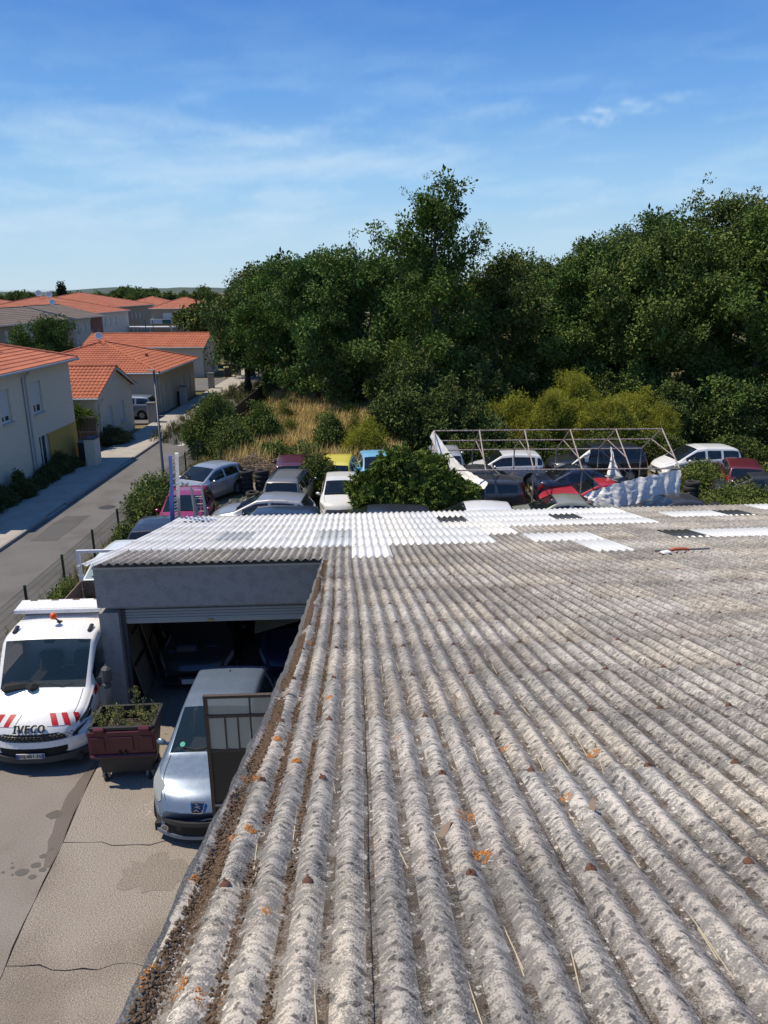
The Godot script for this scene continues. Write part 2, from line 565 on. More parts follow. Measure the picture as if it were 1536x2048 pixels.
func tile_slope(st: SurfaceTool, a: Vector3, b: Vector3, c: Vector3, d: Vector3, pitch := 0.22, course := 0.36, rise := 0.05) -> void:
	var e := (b - a).normalized()
	var n := (d - a).cross(b - a).normalized()
	if n.y < 0: n = -n
	var g := n.cross(e)
	if g.y < 0: g = -g
	var lenv := (d - a).dot(g)
	var rows := maxi(1, roundi(lenv / course))
	var w := (b - a).dot(e)
	var dl := (d - a).dot(e)
	var cr := (c - a).dot(e)
	var prof := [0.0, 0.75, 1.0, 0.75]
	var ncol := int(ceil(w / pitch)) + 2
	for r in rows:
		var v0 := lenv * r / rows
		var v1 := lenv * (r + 1) / rows
		var xl0 := lerpf(0, dl, v0 / lenv)
		var xl1 := lerpf(0, dl, v1 / lenv)
		var xr0 := lerpf(w, cr, v0 / lenv)
		var xr1 := lerpf(w, cr, v1 / lenv)
		var prev := []
		for i in ncol * 4:
			var x := (i - 2) * pitch / 4
			if x < minf(xl0, xl1) - pitch or x > maxf(xr0, xr1) + pitch: continue
			var x0 := clampf(x, xl0, xr0)
			var x1 := clampf(x, xl1, xr1)
			var y: float = prof[i % 4] * rise
			var p0 := a + e * x0 + g * (v0 - 0.03) + n * (y + 0.035)
			var p1 := a + e * x1 + g * v1 + n * (y + 0.0)
			var p2 := a + e * x0 + g * (v0 - 0.03) + n * -0.005
			if prev:
				quad(st, prev[0], prev[1], p1, p0)
				quad(st, prev[2], prev[0], p0, p2)
			prev = [p0, p1, p2]

func ridge_tiles(st: SurfaceTool, a: Vector3, b: Vector3, r := 0.11) -> void:
	var l := a.distance_to(b)
	var n := maxi(1, roundi(l / 0.4))
	for i in n:
		tube(st, [a.lerp(b, float(i) / n), a.lerp(b, (i + 1.08) / n)], [r, r * 0.86], 8, true)

# o: x0 x1 z0 z1 (z0 nearer the camera), eave, ridge heights; kind hip, gable_x (ridge along x), gable_z
func house(label: String, x0: float, x1: float, z0: float, z1: float, eave: float, ridge: float, kind: String, wallm: Material, tilem: Material, east := [], south := [], pitch := 0.22, over := 0.35, shut := 0.85) -> Node3D:
	var h := thing("house", label, "house", Vector3((x0 + x1) / 2, 0, (z0 + z1) / 2))
	var lo := Vector3(x0, -0.1, z1) - h.position
	var hi := Vector3(x1, eave, z0) - h.position
	var white := mat("upvc", .62, .62, .62, 0.5)
	# east wall faces the lane (+x), south wall faces the camera (+z)
	var st := mb()
	facade(st, Vector3(hi.x, lo.y, hi.z), Vector3(0, 0, -1), Vector3.RIGHT, hi.z - lo.z, eave + .1, east)
	obj(st, "wall", wallm, h)
	st = mb()
	facade(st, Vector3(lo.x, lo.y, hi.z), Vector3(1, 0, 0), Vector3.BACK, hi.x - lo.x, eave + .1, south)
	obj(st, "wall", wallm, h)
	st = mb()
	quad(st, Vector3(hi.x, lo.y, lo.z), Vector3(hi.x, hi.y, lo.z), Vector3(lo.x, hi.y, lo.z), Vector3(lo.x, lo.y, lo.z))
	obj(st, "wall", wallm, h)
	st = mb()
	quad(st, Vector3(lo.x, lo.y, lo.z), Vector3(lo.x, hi.y, lo.z), Vector3(lo.x, hi.y, hi.z), Vector3(lo.x, lo.y, hi.z))
	obj(st, "wall", wallm, h)
	for q in east: window_in(h, Vector3(hi.x, lo.y, hi.z), Vector3(0, 0, -1), Vector3.RIGHT, q, q[4] if q.size() > 4 else shut, white)
	for q in south: window_in(h, Vector3(lo.x, lo.y, hi.z), Vector3(1, 0, 0), Vector3.BACK, q, q[4] if q.size() > 4 else shut, white)
	# roof
	var ex0 := lo.x - over
	var ex1 := hi.x + over
	var ez0 := hi.z + over
	var ez1 := lo.z - over
	var A := Vector3(ex0, eave, ez0)
	var B := Vector3(ex1, eave, ez0)
	var C := Vector3(ex1, eave, ez1)
	var D := Vector3(ex0, eave, ez1)
	var slopes := []
	var ridges := []
	var mx := (ex0 + ex1) / 2
	var mz := (ez0 + ez1) / 2
	var gable := mb()
	var has_gable := false
	if kind == "hip":
		var half := minf(ex1 - ex0, ez0 - ez1) / 2
		var R0 := Vector3(mx, ridge, ez0 - half)
		var R1 := Vector3(mx, ridge, ez1 + half)
		if ex1 - ex0 > ez0 - ez1:
			R0 = Vector3(ex0 + half, ridge, mz); R1 = Vector3(ex1 - half, ridge, mz)
			slopes = [[A, B, R1, R0], [B, C, R1, R1], [C, D, R0, R1], [D, A, R0, R0]]
			ridges = [[A, R0], [D, R0], [B, R1], [C, R1], [R0, R1]]
		else:
			slopes = [[A, B, R0, R0], [B, C, R1, R0], [C, D, R1, R1], [D, A, R0, R1]]
			ridges = [[A, R0], [B, R0], [C, R1], [D, R1], [R0, R1]]
	elif kind == "gable_x":
		var R0 := Vector3(ex0, ridge, mz)
		var R1 := Vector3(ex1, ridge, mz)
		slopes = [[A, B, R1, R0], [C, D, R0, R1]]
		ridges = [[R0, R1]]
		has_gable = true
		var rr := lerpf(eave, ridge, (hi.z - mz) / (ez0 - mz))
		var el := lerpf(eave, ridge, (ez0 - hi.z) / (ez0 - mz)) - 0.05
		for s in [[hi.x, 1], [lo.x, -1]]:
			tri(gable, Vector3(s[0], eave, hi.z), Vector3(s[0], ridge - .06, mz), Vector3(s[0], eave, lo.z))
			tri(gable, Vector3(s[0], eave, hi.z), Vector3(s[0], el, hi.z), Vector3(s[0], ridge - .06, mz))
			tri(gable, Vector3(s[0], eave, lo.z), Vector3(s[0], ridge - .06, mz), Vector3(s[0], el, lo.z))
	else:
		var R0 := Vector3(mx, ridge, ez0)
		var R1 := Vector3(mx, ridge, ez1)
		slopes = [[B, C, R1, R0], [D, A, R0, R1]]
		ridges = [[R0, R1]]
		has_gable = true
		for zz in [hi.z, lo.z]:
			tri(gable, Vector3(lo.x, eave, zz), Vector3(mx, ridge - .06, zz), Vector3(hi.x, eave, zz))
	if has_gable: obj(gable, "gable", wallm, h)
	for s in slopes:
		st = mb()
		tile_slope(st, s[0], s[1], s[2], s[3], pitch, pitch * 1.65)
		var r := obj(st, "roof", tilem, h)
		r.set_meta("kind", "stuff")
	st = mb()
	for r in ridges: ridge_tiles(st, r[0] + Vector3.UP * .05, r[1] + Vector3.UP * .05, 0.1)
	obj(st, "ridge_tiles", tilem, h)
	# soffit, gutters, downpipes
	st = mb()
	var sof := eave - 0.03
	if kind == "hip":
		bx(st, Vector3(ex0 + .04, sof - .03, ez1 + .04), Vector3(ex1 - .04, sof, ez0 - .04))
	elif kind == "gable_x":
		for s in [[hi.z, ez0 - .04], [ez1 + .04, lo.z]]: bx(st, Vector3(ex0 + .04, sof - .03, s[0]), Vector3(ex1 - .04, sof, s[1]))
		for k in [ex0 + .03, ex1 - .03]:
			for s in [ez0, ez1]: bar(st, Vector3(k, eave - .06, s), Vector3(k, ridge - .06, mz), .04, .14)
	else:
		for s in [[hi.x, ex1 - .04], [ex0 + .04, lo.x]]: bx(st, Vector3(s[0], sof - .03, ez1 + .04), Vector3(s[1], sof, ez0 - .04))
		for k in [ez0 - .03, ez1 + .03]:
			for s in [ex0, ex1]: bar(st, Vector3(s, eave - .06, k), Vector3(mx, ridge - .06, k), .04, .14)
	obj(st, "soffit", mat("soffit", .5, .48, .45, 0.7), h)
	var gm := mat("gutter", .36, .36, .36, 0.5)
	if kind != "gable_x":
		st = mb(); tube(st, [Vector3(ex1 + .05, eave - .05, ez0), Vector3(ex1 + .05, eave - .05, ez1)], .065, 8); obj(st, "gutter", gm, h)
	if kind != "gable_z":
		st = mb(); tube(st, [Vector3(ex0, eave - .05, ez0 + .05), Vector3(ex1, eave - .05, ez0 + .05)], .065, 8); obj(st, "gutter", gm, h)
	st = mb()
	tube(st, [Vector3(ex1 + .05, eave - .1, hi.z - .25), Vector3(hi.x + .08, eave - .45, hi.z - .25), Vector3(hi.x + .08, .05, hi.z - .25)], .05, 8)
	obj(st, "downpipe", gm, h)
	return h

# ---------- vegetation ----------
var leafm := {}
func leaf_mat(key: String, back: Color, rough := 0.75) -> StandardMaterial3D:
	if leafm.has(key): return leafm[key]
	var m := StandardMaterial3D.new()
	m.albedo_color = Color.WHITE
	m.vertex_color_use_as_albedo = true
	m.roughness = rough
	m.metallic_specular = 0.18
	m.backlight_enabled = true
	m.backlight = back
	m.cull_mode = BaseMaterial3D.CULL_DISABLED
	leafm[key] = m
	return m

# a spray of leaves: each leaf is folded along its rib; with twigs
func spray(n: int, rad: float, ll: float, lw: float, sd: int, droop := 0.2) -> ArrayMesh:
	var r := RandomNumberGenerator.new()
	r.seed = sd
	var st := mb()
	for i in n:
		var dir := Vector3(r.randfn(), r.randfn() * 0.8, r.randfn()).normalized()
		var p := dir * rad * pow(r.randf(), 0.5)
		var along := (dir + Vector3(r.randf_range(-1, 1), r.randf_range(-1, 1) - droop, r.randf_range(-1, 1)) * 0.9).normalized()
		var nn := (Vector3(r.randf_range(-.9, .9), 1.0, r.randf_range(-.9, .9)) + dir * 0.5).normalized()
		var side := along.cross(nn).normalized()
		nn = side.cross(along)
		var l := ll * r.randf_range(0.7, 1.25)
		var w := lw * r.randf_range(0.75, 1.2) * 0.5
		var tip := p + along * l - nn * l * 0.12
		var m1 := p + along * l * 0.5 + side * w + nn * w * 0.35
		var m2 := p + along * l * 0.5 - side * w + nn * w * 0.35
		tri(st, p, m1, tip)
		tri(st, p, tip, m2)
	return done(st)

func lobed_spray(n: int, rad: float, ll: float, sd: int) -> ArrayMesh:    # fig leaves: three to five fingers each
	var r := RandomNumberGenerator.new()
	r.seed = sd
	var st := mb()
	for i in n:
		var dir := Vector3(r.randfn(), r.randfn() * 0.7 + 0.3, r.randfn()).normalized()
		var p := dir * rad * pow(r.randf(), 0.5)
		var nn := (Vector3(r.randf_range(-.8, .8), 1.0, r.randf_range(-.8, .8)) + dir * 0.6).normalized()
		var along := (dir + Vector3(0, -0.35, 0)).normalized()
		var side := along.cross(nn).normalized()
		nn = side.cross(along)
		for k in [-1.05, -0.5, 0.0, 0.5, 1.05]:
			var d: Vector3 = (along * cos(k) + side * sin(k)).normalized()
			var s: Vector3 = d.cross(nn)
			var l: float = ll * (1.0 - absf(k) * 0.28) * r.randf_range(0.85, 1.15)
			var tip := p + d * l - nn * l * 0.22
			var m1 := p + d * l * 0.62 + s * l * 0.17 + nn * 0.01
			var m2 := p + d * l * 0.62 - s * l * 0.17 + nn * 0.01
			tri(st, p, m1, tip); tri(st, p, tip, m2)
	return done(st)

var sprays := {}
func get_spray(kind: String) -> Array:
	if sprays.has(kind): return sprays[kind]
	var a := []
	for k in 3:
		match kind:
			"oak": a.append(spray([34, 22, 46][k], [.42, .46, .38][k], [.19, .27, .14][k], [.12, .17, .085][k], 100 + k))
			"far": a.append(spray(22, 0.85, 0.5, 0.34, 120 + k))
			"bush": a.append(spray(30, 0.22, 0.10, 0.055, 140 + k))
			"fine": a.append(spray(34, 0.24, 0.11, 0.028, 160 + k, 0.0))
			"fig": a.append(lobed_spray(9, 0.24, 0.21, 180 + k))
			"ivy": a.append(lobed_spray(8, 0.13, 0.085, 200 + k))
			"weed": a.append(spray(18, 0.10, 0.07, 0.025, 220 + k, -0.3))
	sprays[kind] = a
	return a

# places: transforms of sprays; tone: two linear colours to vary between
func leaves(parent: Node, called: String, kind: String, places: Array, c0: Color, c1: Color, back: Color) -> void:
	var meshes := get_spray(kind)
	for k in meshes.size():
		var mine := []
		for i in range(k, places.size(), meshes.size()): mine.append(places[i])
		if mine.is_empty(): continue
		var mm := MultiMesh.new()
		mm.transform_format = MultiMesh.TRANSFORM_3D
		mm.use_colors = true
		mm.mesh = meshes[k]
		mm.instance_count = mine.size()
		for i in mine.size():
			mm.set_instance_transform(i, mine[i])
			var f := rng.randf()
			var cc := c0.lerp(c1, f) * rng.randf_range(0.7, 1.3)
			if rng.randf() < .06: cc = cc.lerp(Color(.20, .18, .05), .5)
			mm.set_instance_color(i, cc)
		var o := MultiMeshInstance3D.new()
		o.name = called
		o.multimesh = mm
		o.material_override = leaf_mat(kind + str(back), back)
		parent.add_child(o, true)
		o.set_meta("kind", "stuff")

func spin(s: float) -> Basis:
	return Basis(Vector3(rng.randfn(), rng.randfn(), rng.randfn()).normalized(), rng.randf() * TAU).scaled(Vector3.ONE * s)

# fill lobes (centre, radius) with sprays near their shells
func fill(lobes: Array, per: float, s := 1.0, squash := 0.8) -> Array:
	var out := []
	for l in lobes:
		var c: Vector3 = l[0]
		var r: float = l[1]
		var sq := Vector3(rnd(.8, 1.2), squash * rnd(.75, 1.15), rnd(.8, 1.2))
		var n := maxi(3, int(per * r * r))
		for i in n:
			var d := Vector3(rng.randfn(), rng.randfn() * 0.8 + 0.45, rng.randfn()).normalized()
			var q := c + d * sq * r * pow(rng.randf(), 0.36)
			if rng.randf() < 0.09: q = c + d * sq * r * rnd(1.0, 1.45)
			out.append(Transform3D(spin(s * rng.randf_range(0.75, 1.25)), q))
	return out

# a tree: trunk, limbs, branches and twigs; sprays of leaves sit on the twigs
func tree(called: String, label: String, at: Vector3, height: float, half_w: float, trunk_r: float, bare: float, kind: String, dens: float, c0: Color, c1: Color, back: Color, group := "", sd := 1, nl := 15, extra := []) -> Node3D:
	rng.seed = sd * 7919 + 13
	var tint := Color(rnd(.82, 1.08), rnd(.94, 1.12), rnd(.8, 1.1)) * rnd(.85, 1.2)
	c0 *= tint
	c1 *= tint
	var t := thing(called, label, "tree", at, 0.0, group)
	var st := mb()
	st.set_smooth_group(0)
	var lean := Vector3(rnd(-.5, .5), 0, rnd(-.3, .3))
	var spine := []
	var rad := []
	for i in 9:
		var f := i / 8.0
		spine.append(Vector3(lean.x * f * f * 2 + rnd(-.12, .12) * f, height * 0.93 * f, lean.z * f * f * 2 + rnd(-.12, .12) * f))
		rad.append(trunk_r * (1.3 if i == 0 else 1.0) * (1 - f * 0.9))
	tube(st, spine, rad, 8)
	var limbs := []
	for k in nl:
		var f := bare + (0.97 - bare) * (k + rng.randf() * 0.7) / nl
		var g := (f - bare) / (1 - bare)
		var env := (0.62 + 0.75 * g - 1.25 * g * g) / 0.73
		var a := k * 2.399 + rnd(-.45, .45)
		var el := lerpf(0.05, 1.15, g) + rnd(-.2, .2)
		var ln := half_w * maxf(env, 0.22) * rnd(0.72, 1.18)
		var q := minf(f, .99) * 8.0 * 0.93 / 0.93
		var from: Vector3 = spine[int(q)].lerp(spine[mini(int(q) + 1, 8)], q - int(q))
		limbs.append([from, Vector3(cos(a) * cos(el), sin(el), sin(a) * cos(el)), ln, trunk_r * .36 * (1.15 - f)])
	limbs.append([spine[7], Vector3(rnd(-.2, .2), 1, rnd(-.2, .2)).normalized(), height * .11, .05])
	for e in extra: limbs.append(e)
	var pl := []
	for l in limbs:
		var p0: Vector3 = l[0]
		var d: Vector3 = l[1]
		var ln: float = l[2]
		var bend := Vector3(rnd(-.25, .25), rnd(.05, .4), rnd(-.25, .25))
		var pts := []
		for i in 5:
			var f := i / 4.0
			pts.append(p0 + d * ln * f + bend * ln * f * f * 0.6 + Vector3(rnd(-.08, .08), rnd(-.08, .08), rnd(-.08, .08)) * f)
		tube(st, pts, [l[3], l[3] * .75, l[3] * .55, l[3] * .35, .012], 5, false)
		var nb := int(clampf(ln * 2.3, 4, 10))
		for b in nb:
			var fb := lerpf(0.28, 1.0, (b + rng.randf()) / nb)
			var s0: Vector3 = pts[int(fb * 3.99)].lerp(pts[int(fb * 3.99) + 1], fb * 3.99 - int(fb * 3.99))
			var bd := (d + Vector3(rng.randfn(), rng.randfn() * .6 + .15, rng.randfn()) * .85).normalized()
			var bl := ln * rnd(.22, .5) * (1.25 - fb * .5) + .35
			var s1 := s0 + bd * bl + Vector3(0, rnd(-.15, .25), 0)
			tube(st, [s0, s0.lerp(s1, .5) + Vector3(rnd(-.08, .08), rnd(-.02, .12), rnd(-.08, .08)), s1], [.03, .018, .006], 4, false)
			var nt := int(maxf(3, dens * bl * rnd(.6, 1.3)))
			for q in nt:
				var w := s0.lerp(s1, rnd(.25, 1.06))
				var o := Vector3(rng.randfn(), rng.randfn() * .7 + .1, rng.randfn()) * .34
				pl.append(Transform3D(spin(rnd(.6, 1.25)), w + o))
				if rng.randf() < .10: pl.append(Transform3D(spin(rnd(.4, .8)), w + o * rnd(1.8, 2.6)))
	obj(st, "trunk", bark(), t)
	leaves(t, "crown", kind, pl, c0, c1, back)
	return t

var _bark: StandardMaterial3D
func bark() -> StandardMaterial3D:
	if _bark == null:
		_bark = ground_mat("bark", noise_tex(40, 0.08, [[.03, .025, .018], [.09, .075, .058], [.15, .13, .105]], [0.2, 0.5, 0.85], 256, 5), null, 1.4, 1.0, 0.95, noise_tex(41, 0.09, [], [], 256, 4), 3.0)
	return _bark

# a shrub: many stems from the ground, sprays along their upper parts
func shrub(called: String, label: String, at: Vector3, w: float, h: float, d: float, kind: String, per: float, c0: Color, c1: Color, back: Color, cat := "bush", group := "", sd := 1, s := 1.0, nl := 16) -> Node3D:
	rng.seed = sd * 104729 + 7
	var t := thing(called, label, cat, at, 0.0, group)
	var st := mb()
	var pl := []
	var stems := nl * 2
	var total := per * nl * 0.085 * maxf(w, d) * h
	for k in stems:
		var a := k * 2.399 + rnd(-.4, .4)
		var f := sqrt((k + 0.5) / stems)
		var top := h * (1.02 - 0.6 * f * f) * rnd(0.55, 1.12)
		var tip := Vector3(cos(a) * f * w * 0.52, top, sin(a) * f * d * 0.52)
		var base := Vector3(cos(a) * f * w * .28, -0.05, sin(a) * f * d * .28)
		var mid := base.lerp(tip, .55) + Vector3(rnd(-.1, .1), rnd(0, .12) * h, rnd(-.1, .1))
		tube(st, [base, mid, tip], [0.022, 0.014, 0.004], 4, false)
		var n := int(total / stems * rnd(.6, 1.4)) + 2
		for q in n:
			var g := pow(rng.randf(), .75)
			var p := base.lerp(mid, g * 2) if g < .5 else mid.lerp(tip, g * 2 - 1)
			var spread := minf(.34, .16 * minf(w, d)) * (1.15 - g * .7)
			pl.append(Transform3D(spin(s * rnd(.6, 1.25)), p + Vector3(rng.randfn(), rng.randfn() * .6, rng.randfn()) * spread))
	obj(st, "stems", bark(), t)
	leaves(t, "foliage", kind, pl, c0, c1, back)
	return t

# upright blades for meadows and verges
func tuft_mesh(n: int, h: float, spread: float, sd: int) -> ArrayMesh:
	var r := RandomNumberGenerator.new()
	r.seed = sd
	var st := mb()
	for i in n:
		var p := Vector3(r.randfn(), 0, r.randfn()) * spread * 0.4
		var a := r.randf() * TAU
		var out := Vector3(cos(a), 0, sin(a))
		var side := Vector3(-sin(a), 0, cos(a)) * 0.008
		var hh := h * r.randf_range(0.5, 1.1)
		var m := p + out * hh * 0.12 + Vector3.UP * hh * 0.6
		var tip := p + out * hh * r.randf_range(0.2, 0.45) + Vector3.UP * hh
		quad(st, p - side, m - side, m + side, p + side)
		tri(st, m - side * 1.6, tip, m + side * 1.6)
	return done(st)

func meadow(called: String, label: String, spots: Callable, n: int, h: float, c0: Color, c1: Color, sd: int, s0 := 0.7, s1 := 1.3) -> void:
	rng.seed = sd
	var mm := MultiMesh.new()
	mm.transform_format = MultiMesh.TRANSFORM_3D
	mm.use_colors = true
	mm.mesh = tuft_mesh(26, h, 0.3, sd)
	var places := []
	for i in n:
		var p: Variant = spots.call()
		if p != null: places.append(p)
	mm.instance_count = places.size()
	for i in places.size():
		mm.set_instance_transform(i, Transform3D(Basis(Vector3.UP, rng.randf() * TAU).scaled(Vector3.ONE * rnd(s0, s1)), places[i]))
		mm.set_instance_color(i, c0.lerp(c1, rng.randf()))
	var o := MultiMeshInstance3D.new()
	o.name = numbered(called)
	o.multimesh = mm
	o.material_override = leaf_mat("meadow", lin(.12, .10, .03))
	add_child(o)
	tag(o, label, "grass", "", "stuff")

# ---------- cars: a lofted body with window openings, front towards +z ----------
class Loft:
	var L := 4.0
	var W := 1.72
	var H := 1.45
	var top: Array
	var cowl := 0.27
	var rf := 0.47
	var rr := 0.86
	var gb := 0.965
	var wheels := [0.19, 0.80]
	var wr := 0.30
	var belt0 := 0.60
	var belt1 := 0.66
	var pillars := [0.60, 0.84]
	var side0 := 0.0
	var side1 := 0.93
	var roofw := 0.74
	var nose := 0.20
	var tail := 0.12
	var round_front := true
	func lerp_top(t: float) -> float:
		for i in top.size() - 1:
			if t <= top[i + 1].x:
				var a: Vector2 = top[i]
				var b: Vector2 = top[i + 1]
				return lerpf(a.y, b.y, (t - a.x) / maxf(b.x - a.x, 1e-5)) * H
		return top[-1].y * H
	func topy(t: float) -> float:      # a little smoothing of the outline
		var s := 0.0
		for k in [-2, -1, 0, 1, 2]: s += lerp_top(clampf(t + k * 0.006, 0, 1))
		return s / 5.0
	func hw(t: float) -> float:
		var w := W / 2
		if t < nose: w *= 1.0 - 0.30 * pow(1.0 - t / nose, 2.6)
		if t > 1 - tail: w *= 1.0 - 0.14 * pow((t - 1 + tail) / tail, 2.0)
		return w
	func sill(t: float) -> float:
		var y := 0.13 * H + (0.05 * H * pow(1.0 - t / 0.1, 2.0) if t < 0.1 else 0.0)
		for c in wheels:
			var d: float = absf(t - c) * L
			var r := wr + 0.055
			if d < r: y = maxf(y, wr + sqrt(r * r - d * d))
		return y
	func point(t: float, i: float, side: float) -> Vector3:
		var k := int(i)
		if k >= 11: return at(t, 11, side)
		return at(t, k, side).lerp(at(t, k + 1, side), i - k)
	func at(t: float, i: int, side: float) -> Vector3:
		var w := hw(t)
		var ty := topy(t)
		var be := minf(lerpf(belt0, belt1, t) * H, ty - 0.035 * H)
		var fr := clampf((ty - be) / (H - lerpf(belt0, belt1, t) * H), 0, 1)
		var rw := lerpf(w * 0.90, minf(roofw * W / 2, w), fr)
		var s := sill(t)
		var p := Vector2.ZERO
		var corner := ty - lerpf(0.012, 0.05, fr) * H
		match i:
			0: p = Vector2(w * 0.90, minf(s, be - .02) )
			1: p = Vector2(w * 0.985, minf(s + 0.03, be - .015))
			2: p = Vector2(w * 1.0, maxf(minf(0.42 * H, be - 0.06), minf(s + 0.045, be - .012)))
			3: p = Vector2(w * 0.99, maxf(be - 0.075 * H, minf(s + 0.06, be - .008)))
			4: p = Vector2(w * 0.965, be)
			5: p = Vector2(lerpf(w * 0.955, rw, 0.10), lerpf(be, corner, 0.10))
			6: p = Vector2(lerpf(w * 0.955, rw, 0.5) + 0.012 * fr, lerpf(be, corner, 0.5))
			7: p = Vector2(lerpf(w * 0.955, rw, 0.90), lerpf(be, corner, 0.90))
			8: p = Vector2(rw * 0.985, corner + (ty - corner) * 0.45)
			9: p = Vector2(rw * 0.91, lerpf(corner, ty, 0.86))
			10: p = Vector2(rw * 0.5, ty + 0.006)
			11: p = Vector2(0, ty + 0.012)
		var z := L / 2 - t * L
		if round_front and t < 0.16:         # the nose is round in plan
			z -= pow(absf(p.x) / (W / 2), 2.4) * 0.26 * (1.0 - t / 0.16)
		if t > 0.9: z += pow(absf(p.x) / (W / 2), 3.0) * 0.10 * (t - 0.9) / 0.1
		return Vector3(p.x * side, p.y, z)

var car_cache := {}

func spec(kind: String) -> Loft:
	var s := Loft.new()
	match kind:
		"hatch", "peugeot":
			s.top = [Vector2(0, .40), Vector2(.012, .47), Vector2(.05, .555), Vector2(.13, .625), Vector2(.265, .685), Vector2(.29, .715), Vector2(.475, .965), Vector2(.60, 1.0), Vector2(.74, .99), Vector2(.885, .945), Vector2(.965, .69), Vector2(.985, .60), Vector2(1, .44)]
			s.cowl = .275; s.rf = .485; s.rr = .885; s.gb = .965
		"small":
			s.L = 3.5; s.W = 1.58; s.H = 1.45
			s.top = [Vector2(0, .40), Vector2(.015, .50), Vector2(.06, .57), Vector2(.24, .67), Vector2(.26, .70), Vector2(.44, .965), Vector2(.60, 1.0), Vector2(.80, .985), Vector2(.915, .95), Vector2(.98, .66), Vector2(.99, .60), Vector2(1, .45)]
			s.cowl = .25; s.rf = .45; s.rr = .92; s.gb = .978; s.pillars = [.58, .86]; s.side1 = .94
		"sedan":
			s.L = 4.6; s.W = 1.78; s.H = 1.42
			s.top = [Vector2(0, .40), Vector2(.012, .48), Vector2(.05, .55), Vector2(.15, .61), Vector2(.275, .67), Vector2(.295, .69), Vector2(.455, .96), Vector2(.56, 1.0), Vector2(.68, .97), Vector2(.84, .72), Vector2(.87, .705), Vector2(.965, .695), Vector2(.985, .62), Vector2(1, .45)]
			s.cowl = .285; s.rf = .465; s.rr = .69; s.gb = .845; s.pillars = [.57, .72]; s.side1 = .80; s.wheels = [.18, .79]
		"wagon":
			s.L = 4.5; s.W = 1.75; s.H = 1.46
			s.top = [Vector2(0, .40), Vector2(.012, .47), Vector2(.05, .55), Vector2(.26, .67), Vector2(.28, .70), Vector2(.44, .965), Vector2(.58, 1.0), Vector2(.86, .97), Vector2(.925, .94), Vector2(.98, .67), Vector2(.99, .60), Vector2(1, .44)]
			s.cowl = .27; s.rf = .45; s.rr = .925; s.gb = .975; s.pillars = [.54, .73]; s.side1 = .92
		"suv":
			s.L = 4.6; s.W = 1.86; s.H = 1.72; s.wr = .35; s.belt0 = .61; s.belt1 = .65
			s.top = [Vector2(0, .44), Vector2(.012, .53), Vector2(.04, .575), Vector2(.24, .645), Vector2(.265, .68), Vector2(.41, .965), Vector2(.55, 1.0), Vector2(.86, .985), Vector2(.93, .95), Vector2(.98, .66), Vector2(.99, .60), Vector2(1, .42)]
			s.cowl = .25; s.rf = .42; s.rr = .93; s.gb = .975; s.pillars = [.53, .72]; s.side1 = .93
		"mpv":
			s.L = 4.3; s.W = 1.78; s.H = 1.60
			s.top = [Vector2(0, .38), Vector2(.012, .45), Vector2(.05, .52), Vector2(.19, .62), Vector2(.215, .65), Vector2(.42, .965), Vector2(.55, 1.0), Vector2(.85, .97), Vector2(.92, .94), Vector2(.98, .64), Vector2(.99, .58), Vector2(1, .42)]
			s.cowl = .20; s.rf = .43; s.rr = .92; s.gb = .975; s.pillars = [.53, .72]; s.side1 = .92; s.wheels = [.17, .81]
		"coupe":
			s.L = 4.2; s.W = 1.72; s.H = 1.30
			s.top = [Vector2(0, .42), Vector2(.012, .50), Vector2(.05, .57), Vector2(.33, .70), Vector2(.35, .72), Vector2(.51, .965), Vector2(.60, 1.0), Vector2(.70, .975), Vector2(.88, .735), Vector2(.97, .71), Vector2(.985, .62), Vector2(1, .46)]
			s.cowl = .34; s.rf = .52; s.rr = .71; s.gb = .885; s.pillars = [.69]; s.side1 = .80
		"cab":
			s.L = 2.5; s.W = 1.98; s.H = 2.17; s.wr = .36; s.wheels = [.36]; s.belt0 = .58; s.belt1 = .60; s.roofw = .92; s.nose = .24; s.tail = .001
			s.top = [Vector2(0, .345), Vector2(.015, .40), Vector2(.05, .44), Vector2(.12, .495), Vector2(.30, .575), Vector2(.335, .60), Vector2(.345, .61), Vector2(.56, .95), Vector2(.64, .985), Vector2(.82, 1.0), Vector2(1, .995)]
			s.cowl = .335; s.rf = .565; s.rr = 2.0; s.gb = 2.1; s.pillars = [.93]; s.side1 = .93
	return s

